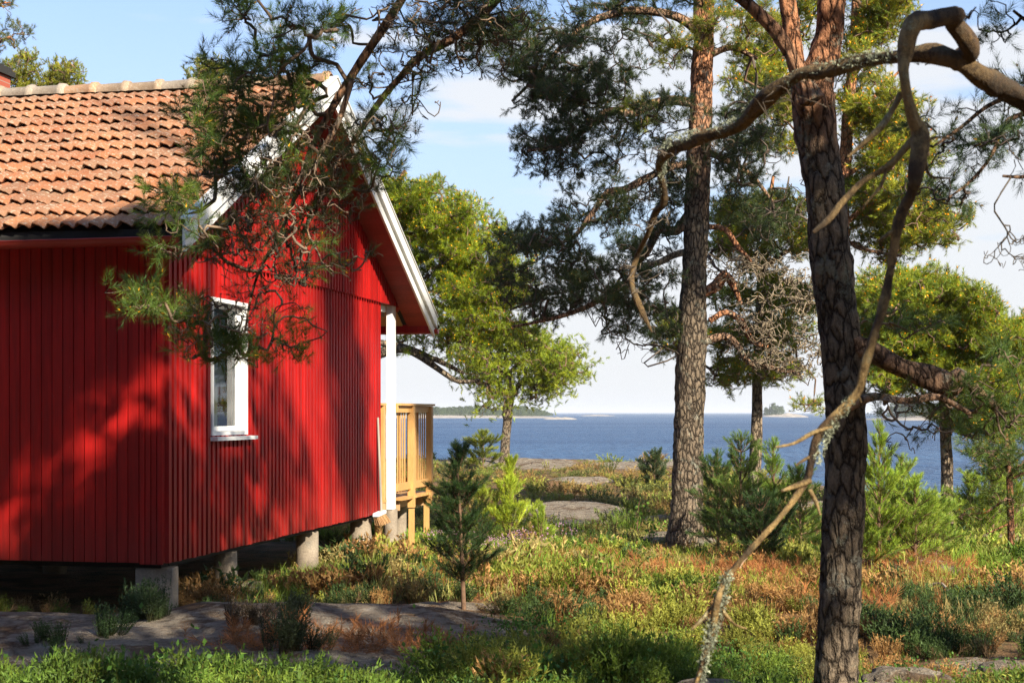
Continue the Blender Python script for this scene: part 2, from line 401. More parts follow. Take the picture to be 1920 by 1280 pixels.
def sea_mat():
    m, nt, b = mat('sea_water'); L = nt.links
    co = coords(nt, (1, .55, 1), 'Object')
    a = noise(nt, 1.1, 5, .62, co); c2 = noise(nt, .16, 4, .6, co); c3 = noise(nt, .012, 3, .5, coords(nt, (.35, 1, 1)))
    h = N(nt, 'Math', operation='MULTIPLY_ADD'); L.new(c2.outputs['Fac'], h.inputs[0]); h.inputs[1].default_value = 2.2; L.new(a.outputs['Fac'], h.inputs[2])
    base = ramp(nt, c3.outputs['Fac'], [(.38, (.020, .056, .125)), (.62, (.045, .100, .185))])
    fl = noise(nt, .9, 3, .6, co); fr = ramp(nt, fl.outputs['Fac'], [(.30, (.55, .62, .7)), (.7, (1.5, 1.4, 1.3))])
    c = mix(nt, 1, base.outputs[0], fr.outputs[0], 'MULTIPLY')
    foam = ramp(nt, noise(nt, .55, 5, .75, co).outputs['Fac'], [(.70, (0, 0, 0)), (.74, (.7, .7, .7))])
    c = mix(nt, foam.outputs[0], c, (.75, .78, .8))
    L.new(c, b.inputs['Base Color']); b.inputs['Roughness'].default_value = .38; b.inputs['Specular IOR Level'].default_value = .25; b.inputs['IOR'].default_value = 1.33
    bump(nt, b, h.outputs[0], 1.0, .9); return m
M_SEA = sea_mat()

# ------------------------------------------------------------------ terrain
THETA = math.atan2(552, FPX); CT, ST = math.cos(THETA), math.sin(THETA)
CORNER = np.array([(305 - CX) / FPX * 12, 12.0])
def H(r, s, z):       # house frame: r along the eave (to the right), s along the gable (away), z relative to the eye
    return np.array([CORNER[0] + r * CT + s * ST, CORNER[1] - r * ST + s * CT, CZ + z])

ROCKS = [  # x, y, rx, ry, height, rock strength
    (-3.0, 10.3, 2.9, 1.5, .10, 1.0), (-1.3, 11.3, 1.3, .75, .06, 1.0), (-2.0, 8.9, 1.5, .55, .03, .9), (-4.3, 8.7, 1.2, .5, .0, .8), (-.55, 12.0, .5, .35, .02, .9),
    (-1.5, 14.2, 1.5, .8, .0, .85), (1.0, 25.5, 1.1, 2.6, .12, .95), (-.4, 42, 2.6, 2.0, .10, .95), (3.0, 41, 2.4, 2.2, .10, 1.0), (2.3, 20.5, .5, 1.2, .10, .9),
    (3.9, 14.6, .75, .8, .10, .75), (1.1, 8.2, .28, .28, .08, .9), (2.15, 8.4, .3, .3, .08, .9), (2.9, 9.2, .4, .5, .05, .8), (6.6, 21, 1.5, 2.0, .15, 1.0), (2.7, 17.5, .9, .9, .0, .8),
    (9, 27, 4, 3, .1, 1.0), (-8, 45, 8, 4, 0, 1.0), (-3, 46, 6, 4, .1, .9), (1.6, 34, .9, .6, .18, .8)]
def gheight(x, y):
    x = np.asarray(x, float); y = np.asarray(y, float)
    z = np.interp(y, [-60, 0, 8.5, 11.5, 13, 15, 18.5, 22, 30, 38, 43, 48], [2.3, 2.0, 1.92, 1.93, 1.93, 1.90, 1.76, 1.72, 1.75, 1.93, 2.0, 1.9])
    for cx, cy, rx, ry, h, _ in ROCKS:
        d = ((x - cx) / rx) ** 2 + ((y - cy) / ry) ** 2
        z = z + h * np.clip(1.25 - d, 0, 1) ** .8
    z = z + .10 * vnoise(x, y, .35) + .05 * vnoise(x, y, 1.1, 5) + .018 * vnoise(x, y, 4, 9)
    rk_ = np.zeros_like(z)
    for cx, cy, rx, ry, h, st in ROCKS: rk_ = np.maximum(rk_, np.clip(1.4 - ((x - cx) / rx) ** 2 - ((y - cy) / ry) ** 2, 0, 1))
    z = z + rk_ * (.07 * np.abs(vnoise(x, y, 1.8, 13)) + .035 * np.abs(vnoise(x + .3 * y, y * 1.5, 4.5, 15)) - .02 * (np.abs(vnoise(x, y * 1.6, 1.3, 17)) < .03))
    under = np.clip((y - 11.9 - .1 * x * 0) / .3, 0, 1) * np.clip((-1.4 - x) / .5, 0, 1)
    z = z - .05 * under - .13 * np.exp(-((x + 1.15) / .8) ** 2 - ((y - 18.2) / 1.5) ** 2)
    a = x / np.maximum(y, 1)
    edge = np.interp(a, [-.5, -.1, .09, .15, .22, .3, .5], [48, 48, 45, 40, 33, 29, 26]) + 2.0 * vnoise(x, y, .25, 3)
    d = np.clip(y - edge, 0, None)
    z = z - np.where(d < 14, .30 * d * np.clip(d / 3, .1, 1), 4.2 + (d - 14) * .05)
    return z
def gmask(x, y):
    m = np.zeros_like(np.asarray(x, float))
    for cx, cy, rx, ry, h, st in ROCKS:
        d = ((x - cx) / rx) ** 2 + ((y - cy) / ry) ** 2
        m = np.maximum(m, st * np.clip(1.6 - d, 0, 1))
    edge = np.interp(x / np.maximum(y, 1), [-.5, -.1, .09, .15, .22, .3, .5], [48, 48, 45, 40, 33, 29, 26])
    m = np.maximum(m, np.clip((y - edge + 1.5) / 2, 0, 1))
    m = m - np.where(y > 16, .85, .35) * np.clip(vnoise(x, y, np.where(y > 16, .9, 1.6), 20) * 3 + .2, 0, 1)
    return np.clip(m, 0, 1)
def orange(x, y):     # where dead fallen pine sprays lie
    m = 0
    for cx, cy, rx, ry in ((.35, 15, 1.2, 1.7), (1.7, 13.8, 1.6, 1.4), (-.2, 13.2, .7, .8), (3.9, 13.9, .9, .9), (2.7, 12, .8, .9), (-1.2, 9.6, .9, .4)):
        m = np.maximum(m, np.clip(1.3 - ((x - cx) / rx) ** 2 - ((y - cy) / ry) ** 2, 0, 1))
    return np.clip(m * (.5 + 1.6 * (vnoise(x, y, 1.7, 31) + .25)), 0, 1)
ys = np.concatenate([np.linspace(-60, 3, 40), np.linspace(3.3, 7, 30), np.linspace(7.05, 20, 260), np.linspace(20.15, 62, 180), np.linspace(63, 95, 20)])
us = np.sinh(np.linspace(-3.6, 3.6, 330)) / math.sinh(3.6) * 70
us = np.sort(np.concatenate([us[np.abs(us) > 9], np.linspace(-9, 9, 260)]))
XX, YY = np.meshgrid(us, ys)
ZZ = gheight(XX, YY); RM = gmask(XX, YY); OM = orange(XX, YY)
g = MB(); nx = len(us); idx = np.arange(XX.size).reshape(XX.shape)
Fq = np.stack([idx[:-1, :-1], idx[:-1, 1:], idx[1:, 1:], idx[1:, :-1]], -1).reshape(-1, 4)
g.add(np.stack([XX, YY, ZZ], -1).reshape(-1, 3), Fq, np.stack([RM, OM, 0 * RM], -1).reshape(-1, 3))
tag(build('ground', g, M_GROUND), 'rocky heath ground with grey granite slabs and needle litter', kind='structure')

def ground_at(px, py):
    Y = np.arange(6.0, 60, .02); P = np.stack([(px - CX) / FPX * Y, CZ + (HY - py) / FPX * Y], -1)
    z = gheight(P[:, 0], Y); i = np.argmax(P[:, 1] < z) if (P[:, 1] < z).any() else len(Y) - 1
    return np.array([P[i, 0], Y[i], float(z[i])])
def gpt(x, y): return np.array([x, y, float(gheight(x, y))])

s_ = MB(); s_.quad((-30000, -200, 0), (30000, -200, 0), (30000, 50000, 0), (-30000, 50000, 0))
tag(build('sea', s_, M_SEA), 'dark blue wind-rippled sea reaching the horizon', kind='structure')

# ------------------------------------------------------------------ far islands
def island_mat(name, c0, c1):
    m, nt, b = mat(name); n = noise(nt, .25, 5, .7, coords(nt)); r = ramp(nt, n.outputs['Fac'], [(.35, c0), (.65, c1)])
    nt.links.new(r.outputs[0], b.inputs['Base Color']); b.inputs['Roughness'].default_value = .95; return m
M_SKERRY = island_mat('skerry_rock', (.26, .21, .16), (.44, .38, .30))
def islet(name, x0, x1, Y, h, depth, label, seed=0, kind='structure'):
    r = np.random.default_rng(seed); nx_, ny_ = 60, 16
    X, D = np.meshgrid(np.linspace(0, 1, nx_), np.linspace(-1, 1, ny_))
    z = h * (np.sin(X * math.pi) ** .45) * (1 - D ** 2) + h * .6 * vnoise(X * 9, D * 2, 1, seed) * np.sin(X * math.pi) * (1 - D ** 2) - .35
    P = np.stack([x0 + (x1 - x0) * X, Y + D * depth, z], -1)
    i = np.arange(nx_ * ny_).reshape(ny_, nx_); mb = MB()
    mb.add(P.reshape(-1, 3), np.stack([i[:-1, :-1], i[:-1, 1:], i[1:, 1:], i[1:, :-1]], -1).reshape(-1, 4))
    return tag(build(name, mb, M_SKERRY), label, kind=kind)
def pxx(px, Y): return (px - CX) / FPX * Y
islet('island', pxx(560, 980), pxx(1046, 980), 980, 3.0, 60, 'long low wooded island on the horizon behind the small sea pine', 1)
islet('island', pxx(1425, 1200), pxx(1508, 1200), 1200, 3.0, 30, 'tiny distant wooded islet right of the middle trunk', 2)
islet('island', pxx(1640, 700), pxx(2100, 700), 700, 3.0, 60, 'low dark wooded shore at right seen through the branches', 3)
for i, (a, b_, Y, h, lb) in enumerate(((1018, 1083, 760, 1.5, 'bare pale skerry off the tip of the wooded island'), (1085, 1155, 1500, 1.3, 'thin far skerry with surf right of the pale one'), (1462, 1515, 1100, 1.6, 'bare rock tip beside the tiny wooded islet'))):
    o = islet('skerry', pxx(a, Y), pxx(b_, Y), Y, h, 10, None, 10 + i, None); tag(o, lb, 'skerry')
# far woods: each crown a rough spray of small faces
def puff_template(n, seed):
    r = np.random.default_rng(seed); v = []; f = []
    for i in range(n):
        c = r.normal(size=3) * np.array([.32, .32, .36]) + [0, 0, .62]; c[2] = min(max(c[2], .12), .92); c[:2] *= 1.2 - c[2]
        d = norm(r.normal(size=(3, 3))) * .11 * r.uniform(.6, 1.2)
        v += [c + d[0], c + d[1], c + d[2]]; f.append([3 * i, 3 * i + 1, 3 * i + 2])
    return np.array(v), np.array(f)
def far_wood(name, px0, px1, Y, depth, hmin, hmax, n, label, dark=1.0, seed=0):
    r = np.random.default_rng(seed); tv, tf = puff_template(130, seed); mb = MB()
    t = r.random(n); x = pxx(px0, Y) + (pxx(px1, Y) - pxx(px0, Y)) * t; y = Y + r.uniform(-depth, depth, n)
    env = np.minimum(1, np.sin(np.clip(t, 0, 1) * math.pi) * 2.6 + .35) * (.75 + .5 * vnoise(t * 14, t * 0, 1, seed) + .2)
    s = r.uniform(hmin, hmax, n) * env
    base = np.array([.085, .115, .045]) * dark
    col = base * r.uniform(.7, 1.4, (n, 1)) * np.array([1, 1, 1])
    instance(mb, tv, tf, np.ones((len(tv), 3)), np.stack([x, y, np.full(n, 1.2)], -1), np.tile([0, 0, 1.], (n, 1)), np.stack([s * .75, s * .75, s], -1), col)
    return tag(build(name, mb, M_GRASS), label, kind='stuff')
far_wood('distant_forest', 600, 1036, 985, 40, 4.4, 7.2, 900, 'dense mixed forest covering the long far island', 1, 1)
far_wood('distant_forest', 1432, 1472, 1200, 12, 5, 9, 40, 'small clump of trees on the tiny far islet', .9, 2)
far_wood('distant_forest', 1650, 2100, 700, 30, 5, 7, 400, 'dark distant wood along the shore at right', .55, 3)

# ------------------------------------------------------------------ cabin
TS, TZ, TK = 3.2, 3.33, .517                      # ridge position, ridge height, roof slope
R0, R1 = -7.2, .40                                # roof extent along the ridge
def zt(s): return TZ - TK * abs(s - TS)
cab = empty('red_cabin', H(0, 0, -1.6), -THETA)
tag(cab, 'red-painted timber cabin with clay tile roof standing on concrete piles', 'cabin')
SILL, SEAM, WALLB = -1.21, 1.345, 6.15
def hb(mb, r0, r1, s0, s1, z0, z1, col=(1, 1, 1), mi=0): mb.box(r0, r1, s0, s1, z0, z1, col, mi, H)
def hslope(mb, r0, r1, s0, s1, z0, drop, col=(1, 1, 1)):   # upright board cut to the roof slope at the top
    a, b = zt(s0) - drop, zt(s1) - drop
    mb.hexa([H(r0, s0, z0), H(r1, s0, z0), H(r1, s1, z0), H(r0, s1, z0), H(r0, s0, a), H(r1, s0, a), H(r1, s1, b), H(r0, s1, b)], col)
# gable wall, lower part, with the window opening
W0, W1, WZ0, WZ1 = .93, 1.765, -.20, 1.0
mb = MB(); rr = random.Random(4)
P_ = .1
def gable_ribs(mb, s_from, s_to, zb, zt_fn, rbase):
    s = s_from
    while s < s_to - .01:
        s2 = min(s + P_ + rr.uniform(-.004, .004), s_to); v = rr.uniform(.76, 1.12)
        for (a, b_, r_out) in ((s, s + .045, rbase), (s + .045, s2, rbase + .034)):
            if b_ <= a: continue
            spans = zt_fn((a + b_) / 2)
            for (z0, z1) in spans:
                if z1 is None: hslope(mb, rbase - .03, r_out, a, b_, z0, .125, (v, v, v))
                else: hb(mb, rbase - .03, r_out, a, b_, z0 - (0.0 if r_out == rbase else rr.uniform(0, .008)), z1, (v, v, v))
        s = s2
def low_spans(s): return [(SILL, WZ0 - .0), (WZ1, SEAM)] if W0 < s < W1 else [(SILL, SEAM)]
gable_ribs(mb, 0.0, WALLB, SILL, low_spans, 0.0)
build('gable_wall', mb, M_RED, cab)
mb = MB(); gable_ribs(mb, -.0, 6.93, SEAM, lambda s: [(SEAM - .02, None)], .034)
build('gable_wall', mb, M_RED, cab)
# eave-side wall: flat tongue-and-groove boards; end and back walls the same way
mb = MB(); r = -.002
hb(mb, -7.0, -.04, .02, .04, SILL + .01, 1.36, (.12, .12, .12))
while r > -6.9:
    v = rr.uniform(.88, 1.06); w = .086 if r < -.2 else .042
    hb(mb, r - w, r, -.008 + rr.uniform(0, .003), .018, SILL + (0 if r < -.2 else -.012), 1.36, (v, v, v)); r -= w + .009
build('side_wall', mb, M_RED, cab)
mb = MB(); r = -.035
while r > -6.9:
    v = rr.uniform(.88, 1.06); hb(mb, r - .09, r, WALLB - .03, WALLB, SILL, 1.7, (v, v, v)); r -= .095
build('back_wall', mb, M_RED, cab)
mb = MB(); s = .0
while s < 6.0:
    hslope(mb, -7.03, -7.0, s, s + .095, SILL, .13); s += .098
build('end_wall', mb, M_RED, cab)
mb = MB(); hb(mb, -6.98, -.06, .06, 6.1, SILL + .02, SILL + .08); hb(mb, -6.9, -2.4, .3, 6, SILL + .1, 1.3); build('floor', mb, M_INT, cab)
# sill beam under the walls
mb = MB(); hb(mb, -7.0, -.06, .10, .24, SILL - .05, SILL + .01); hb(mb, -.20, -.06, .26, 6.1, SILL - .05, SILL + .01); hb(mb, -7, -.3, 3.0, 3.15, SILL - .06, SILL + .01)
build('sill_beam', mb, M_DARK, cab)
# roof deck, soffits
mb = MB()
def roof_slab(mb, s0, s1, top, bot, r0=R0, r1=R1, col=(1, 1, 1)):
    mb.hexa([H(r0, s0, zt(s0) - bot), H(r1, s0, zt(s0) - bot), H(r1, s1, zt(s1) - bot), H(r0, s1, zt(s1) - bot),
             H(r0, s0, zt(s0) - top), H(r1, s0, zt(s0) - top), H(r1, s1, zt(s1) - top), H(r0, s1, zt(s1) - top)], col)
roof_slab(mb, -.40, TS, .045, .10, R0, R1 - .03); roof_slab(mb, TS, 7.30, .045, .10, R0, R1 - .03)
build('roof_deck', mb, M_DARK, cab)
mb = MB()
for (a, b_) in ((-.38, TS), (TS, 7.28)):
    n = int(abs(b_ - a) / .095)
    for i in range(n):
        s0 = a + (b_ - a) * i / n; s1 = a + (b_ - a) * (i + 1) / n; v = rr.uniform(.85, 1.1)
        roof_slab(mb, s0 + .002, s1 - .002, .102, .122, .062, R1 - .03, (v, v, v))
        if s1 < .0 or s1 > 6.16: roof_slab(mb, s0 + .002, s1 - .002, .102, .122, R0, -.0 if s1 < 0 else -.01, (v, v, v)) if s1 < 0 else None
build('soffit', mb, M_SOFFIT, cab)
mb = MB()
for i in range(11):
    s0 = 6.17 + i * .1; roof_slab(mb, s0 + .002, s0 + .098, .102, .122, R0, .0, (1, 1, 1))
build('porch_soffit', mb, M_TAN, cab)
# tiles
def tile_slope(sign):
    mb = MB(); rows = 14; L = (TS + .45) if sign < 0 else (7.36 - TS)
    slope_len = L * math.hypot(1, TK); course = slope_len / rows
    per = .1215; K = 12; r = np.arange(R0, R1 - .04, per / K); nt_ = len(r)
    ph = (r - R0) / per
    tile_id = np.floor(ph / 2).astype(int)
    wave = np.sin(ph * 2 * math.pi) * .5 + .18 * np.sin(ph * 4 * math.pi + .6)
    joint = (ph / 2) % 1.0
    rg = np.random.default_rng(8 if sign < 0 else 9)
    for row in range(rows):
        ntile = tile_id.max() + 1
        dj = rg.normal(0, .010, ntile); dh = rg.normal(0, .004, ntile)
        pal = np.array([(.50, .175, .060), (.46, .155, .055), (.52, .20, .075), (.41, .16, .07), (.43, .18, .08), (.51, .17, .06)])
        tc_ = pal[rg.integers(0, 6, ntile)] * rg.uniform(.54, .74, (ntile, 1))
        t0 = row * course; t1 = (row + 1) * course + .10
        lines = []
        for (tt, hh, am) in ((t0 + .10, .030, .036), (t0 + .004, .038, .036), (t0, .047, .036), (t0 + .012, .052, .036), ((t0 + t1) / 2, .032, .032), (t1, .004, .024)):
            tpos = tt + dj[tile_id]; h = hh + dh[tile_id] + am * wave + .012 * np.clip(1 - joint / .10, 0, 1)
            sd = tpos / slope_len * L; s = (-.45 + sd) if sign < 0 else (7.36 - sd)
            base = TZ - TK * np.abs(s - TS)
            nrm = np.array([TK, 1]) / math.hypot(1, TK)
            so_ = s - sign * -1 * 0
            ss = s + (-nrm[0] if sign < 0 else nrm[0]) * h; zz = base - .035 + nrm[1] * h + .01
            lines.append(np.stack([CORNER[0] + r * CT + ss * ST, CORNER[1] - r * ST + ss * CT, CZ + zz], -1))
        Pn = np.stack(lines); m_ = len(lines); i = np.arange(m_ * nt_).reshape(m_, nt_)
        A_ = i[:-1, :-1]; B_ = i[:-1, 1:]; C_ = i[1:, 1:]; D_ = i[1:, :-1]
        F = np.stack([A_, B_, C_, D_], -1).reshape(-1, 4)
        if sign > 0: F = F[:, ::-1]
        C = np.repeat(tc_[tile_id][None], m_, 0)
        jl = ((joint > .965) | (joint < .03)); C = C * np.where(jl, .18, 1.0)[None, :, None]   # dark line along each tile joint
        mb.add(Pn.reshape(-1, 3), F, C.reshape(-1, 3), 0, True)
    return mb
build('roof', tile_slope(-1), M_TILE, cab)
build('roof', tile_slope(1), M_TILE, cab)
mb = MB(); r = R1 - .02; rg = np.random.default_rng(5)
while r > R0:
    w = .36; c = np.array([(.36, .25, .16), (.30, .25, .19), (.42, .24, .13)][rg.integers(0, 3)]) * rg.uniform(.85, 1.1); K = 9
    rings = []
    for (t, rad) in ((0, .078), (.02, .105), (.07, .105), (.09, .088), (w + .04, .076)):
        ang = np.linspace(-.25, math.pi + .25, K); tilt = rg.normal(0, .003)
        rings.append(np.stack([H(r - t, TS + math.cos(a) * rad * 1.25, TZ + .005 + tilt + math.sin(a) * rad) for a in ang]))
    Pn = np.stack(rings); i = np.arange(5 * K).reshape(5, K)
    F = np.stack([i[:-1, :-1], i[:-1, 1:], i[1:, 1:], i[1:, :-1]], -1).reshape(-1, 4); mb.add(Pn.reshape(-1, 3), F, c, 0, True)
    r -= w
build('ridge_cap', mb, M_TILE, cab)
# barge boards (two steps) on the gable
for (a, b_) in ((-.46, TS), (TS, 7.38)):
    mb = MB()
    roof_slab(mb, a, b_, -.045, .09, R1 - .004, R1 + .030)
    roof_slab(mb, a, b_, -.0, .205, R1 - .030, R1 - .006)
    roof_slab(mb, a, b_, -.060, -.047, R1 - .05, R1 + .045)
    build('barge_board', mb, M_WHITE, cab)
# fascia and gutters
mb = MB(); hb(mb, R0, R1 - .06, -.40, -.375, 1.30, 1.385); build('fascia', mb, M_DARK, cab)  # near-black colour stands in for the shadow band between tiles and gutter
mb = MB(); hb(mb, R0, R1 - .06, 7.28, 7.30, 1.02, 1.14); build('fascia', mb, M_RED, cab)
def gutter(s0, z0, zr, r0, r1):
    mb = MB(); K = 12
    for (ra, rb_, ex) in ((r0, -3.0, 0), (-3.0, -1.22, .0), (-1.22, r1, .003)):
        rings = []
        for q in (0, 1):
            rad = [.052 + ex, .049 + ex][q]
            for rr_ in (ra - .02, rb_):
                sl_ = z0 + zr * (rr_ - r1)
                rings.append(np.stack([H(rr_, s0 + math.cos(a) * rad, sl_ + math.sin(a) * rad) for a in np.linspace(math.pi, 2 * math.pi, K)]))
        Pn = np.stack(rings); i = np.arange(4 * K).reshape(4, K)
        for (u_, v_) in ((0, 1), (3, 2)):
            F = np.stack([i[u_, :-1], i[u_, 1:], i[v_, 1:], i[v_, :-1]], -1); mb.add(Pn.reshape(-1, 3), F)
    cap = [H(r1, s0 + math.cos(a) * .05, z0 + math.sin(a) * .05) for a in np.linspace(math.pi, 2 * math.pi, K)]
    mb.add(cap + [H(r1, s0, z0)], [[i, i + 1, K] for i in range(K - 1)])
    P = np.array([[H(r0, s0 - .052, z0 + zr * (r0 - r1)), H(r1, s0 - .052, z0)], [H(r0, s0 + .052, z0 + zr * (r0 - r1)), H(r1, s0 + .052, z0)]])
    tubes(mb, P, np.full((2, 2), .008), 6, (1, 1, 1))
    return mb
build('gutter', gutter(-.47, 1.345, .005, R0, .33), M_GUT, cab)
build('gutter', gutter(7.40, 1.06, .0, R0, .44), M_GUT, cab)
# window
win = MB()
def fr(mb, s0, s1, z0, z1, r0, r1, w):
    hb(mb, r0, r1, s0, s0 + w, z0, z1); hb(mb, r0, r1, s1 - w, s1, z0, z1)
    hb(mb, r0 + .001, r1 - .001, s0 + w, s1 - w, z0, z0 + w); hb(mb, r0 + .001, r1 - .001, s0 + w, s1 - w, z1 - w, z1)
fr(win, W0, W1, WZ0, WZ1, -.10, .040, .034)
wf = build('window', win, M_WHITE, cab)
mb = MB(); fr(mb, W0 + .036, W1 - .036, WZ0 + .036, WZ1 - .036, -.075, -.035, .042); build('sash', mb, M_WHITE, wf)
mb = MB(); mb.quad(H(-.055, W0 + .07, WZ0 + .07), H(-.055, W1 - .07, WZ0 + .07), H(-.055, W1 - .07, WZ1 - .07), H(-.055, W0 + .07, WZ1 - .07)); build('pane', mb, M_GLASS, wf)
mb = MB(); hb(mb, -.03, .10, W0 - .03, W1 + .10, WZ0 - .045, WZ0 - .012); build('window_sill', mb, M_WHITE, wf)
mb = MB(); n = 16
for i in range(n):
    a0 = W0 + .25 + .40 * i / n; a1 = W0 + .25 + .40 * (i + 1) / n; d0 = -.20 + .02 * math.sin(i * 1.7); d1 = -.20 + .02 * math.sin((i + 1) * 1.7)
    mb.hexa([H(d0 - .004, a0, WZ0 + .03), H(d0, a0, WZ0 + .03), H(d1, a1, WZ0 + .03), H(d1 - .004, a1, WZ0 + .03), H(d0 - .004, a0, .45), H(d0, a0, .45), H(d1, a1, .45), H(d1 - .004, a1, .45)])
build('curtain', mb, M_CLOTH, wf)
mb = MB(); hb(mb, -.155, -.150, W0 + .08, W1 - .08, .26, WZ1 - .05); hb(mb, -.16, -.14, W0 + .08, W1 - .08, .235, .26); build('blind', mb, M_BLIND, wf)
# porch: posts, beam, deck, railing
mb = MB(); hb(mb, -.03, .045, 6.62, 6.78, -1.2, SEAM - .025); build('porch_post', mb, M_WHITE, cab)
mb = MB(); hb(mb, -2.6, -2.48, 6.70, 6.82, -1.05, 1.2); build('porch_post', mb, M_WHITE, cab)
mb = MB(); hb(mb, -6.9, -.11, 6.71, 6.82, 1.20, SEAM - .03); hb(mb, -.10, -.035, WALLB + .02, 6.60, 1.24, SEAM - .03); build('porch_beam', mb, M_WHITE, cab)
FL = -1.075
mb = MB(); s = WALLB + .03
while s < 8.55:
    v = rr.uniform(.9, 1.08); e = (-.10 if 6.52 < s < 6.78 else .0 if s < 6.52 else .10 + rr.uniform(-.012, .012)); hb(mb, -6.8, e, s, s + .112, FL - .03, FL, (v, v, v)); s += .118
build('deck_floor', mb, M_WOOD, cab)
mb = MB()
hb(mb, -6.8, .10, 8.40, 8.45, FL - .18, FL - .032); hb(mb, -.16, -.11, WALLB + .1, 8.39, FL - .16, FL - .032); hb(mb, -6.8, .04, 6.95, 7.0, FL - .16, FL - .032); hb(mb, -6.8, .04, 6.3, 6.35, FL - .16, FL - .032)
build('deck_joist', mb, M_TAN, cab)
rail = MB()
for (a, b_, q) in ((WALLB + .06, 6.60, -.13), (6.80, 8.45, 0)):
    hb(rail, .035 + q, .07 + q, a, b_, .00, .085); hb(rail, .03 + q, .11 + q, a, b_, .087, .115); hb(rail, .035 + q, .07 + q, a, b_, FL + .09, FL + .185)
hb(rail, -6.8, .06, 8.47, 8.50, .00, .085); hb(rail, -6.8, .11, 8.46, 8.54, .087, .115); hb(rail, -6.8, .06, 8.47, 8.50, FL + .09, FL + .185)
ro = build('railing', rail, M_WOOD, cab)
for s in (6.48, 7.42, 8.36):
    mb = MB(); q = -.13 if s < 6.6 else 0; hb(mb, .025 + q, .105 + q, s, s + .09, FL - .15, .0845); build('rail_post', mb, M_WOOD, ro)
def baluster(r0, r1, s0, s1):
    mb = MB(); v = rr.uniform(.9, 1.06); hb(mb, r0, r1, s0, s1, FL + .07, .06, (v, v, v)); build('baluster', mb, M_WOOD, ro)
s = WALLB + .1
while s < 8.34:
    if not any(p - .06 < s < p + .1 for p in (6.48, 6.62, 6.72, 7.42)): baluster(.020 - (.13 if s < 6.6 else 0), .033 - (.13 if s < 6.6 else 0), s, s + .028)
    s += .112
r = -.1
while r > -3.2: baluster(r - .035, r, 8.45, 8.468); r -= .13
# piles
def pile(c, rx, ry, z0, z1, label=None, square=False, flare=1.0, parent=cab, m=None, tilt=0):
    mb = MB(); K = 4 if square else 20; rings = []
    for t in (0, .06, .3, .6, .97, 1.0):
        f = 1 + (flare - 1) * (1 - t) ** 3 - (.03 if t == 1 else 0)
        a = np.arange(K) * 2 * math.pi / K + (math.pi / 4 if square else 0); q = 1.41 if square else 1
        rings.append(np.stack([c[0] + tilt * (1 - t) + np.cos(a) * rx * f * q, c[1] + np.sin(a) * ry * f * q, np.full(K, z0 + (z1 - z0) * t)], -1))
    Pn = np.stack(rings); i = np.arange(6 * K).reshape(6, K)
    F = np.stack([i[:-1], np.roll(i[:-1], -1, 1), np.roll(i[1:], -1, 1), i[1:]], -1).reshape(-1, 4)
    mb.add(Pn.reshape(-1, 3), F, (1, 1, 1), 0, not square); mb.add(np.vstack([Pn[-1], [[c[0], c[1], z1]]]), [[i, (i + 1) % K, K] for i in range(K)], (1, 1, 1), 0, False)
    o = build('foundation_pile', mb, m or M_CONC, parent)
    if label: o['label'] = label
    return o
zs = CZ + SILL - .052
c = H(-.13, .18, 0); pile(c, .15, .11, 1.85, zs, 'squat rectangular concrete block under the cabin corner', True)
c = H(-.12, 1.62, 0); pile(c, .105, .10, 1.75, zs, 'sunlit round concrete pile', flare=1.35)
c = H(-.14, 3.95, 0); pile(c, .12, .12, 1.7, zs)
c = H(-.14, 5.9, 0); pile(c, .13, .13, 1.6, zs)
for (a, b_) in ((-2.6, .2), (-5, .2), (-2.6, 3.1), (-5, 3.1), (-2.6, 5.9)): c = H(a, b_, 0); pile(c, .12, .12, 1.6, zs)
c = H(.0, 6.71, 0); pile(c, .085, .085, 1.55, CZ - 1.20, 'slim round concrete pile under the white porch post', flare=1.25)
c = H(-.25, 8.0, 0); pile(c, .10, .10, 1.5, CZ + FL - .165, 'pale concrete pile under the deck')
for (a, b_) in ((.07, 7.45), (.03, 8.38), (-.02, 6.22)):
    c = H(a, b_, 0); mb = MB(); z0 = float(gheight(c[0], c[1])) - .1
    hb(mb, a - .03, a + .03, b_ - .04, b_ + .04, z0 - CZ, FL - .165); build('deck_leg', mb, M_WOOD, cab)
# chimney
c = H(-3.62, TS + .25, 0)
def brick_mat():
    m, nt, b = mat('chimney_brick'); br = N(nt, 'TexBrick'); br.inputs['Scale'].default_value = 4.5
    br.inputs['Color1'].default_value = (.42, .10, .05, 1); br.inputs['Color2'].default_value = (.34, .075, .04, 1); br.inputs['Mortar'].default_value = (.30, .22, .17, 1)
    mp_ = N(nt, 'Mapping'); mp_.inputs['Rotation'].default_value = (math.pi / 2, 0, 0); t = N(nt, 'TexCoord'); nt.links.new(t.outputs['Object'], mp_.inputs[0])
    nt.links.new(mp_.outputs[0], br.inputs['Vector']); nt.links.new(br.outputs[0], b.inputs['Base Color']); b.inputs['Roughness'].default_value = .9; return m
mb = MB(); hb(mb, -4.24, -3.42, TS - .1, TS + .45, 2.9, 3.64)
ch = build('chimney', mb, brick_mat(), cab)
mb = MB(); hb(mb, -4.29, -3.385, TS - .15, TS + .5, 3.642, 3.70); hb(mb, -4.26, -3.41, TS - .12, TS + .47, 3.702, 3.74); build('chimney_cap', mb, M_DARK, ch)

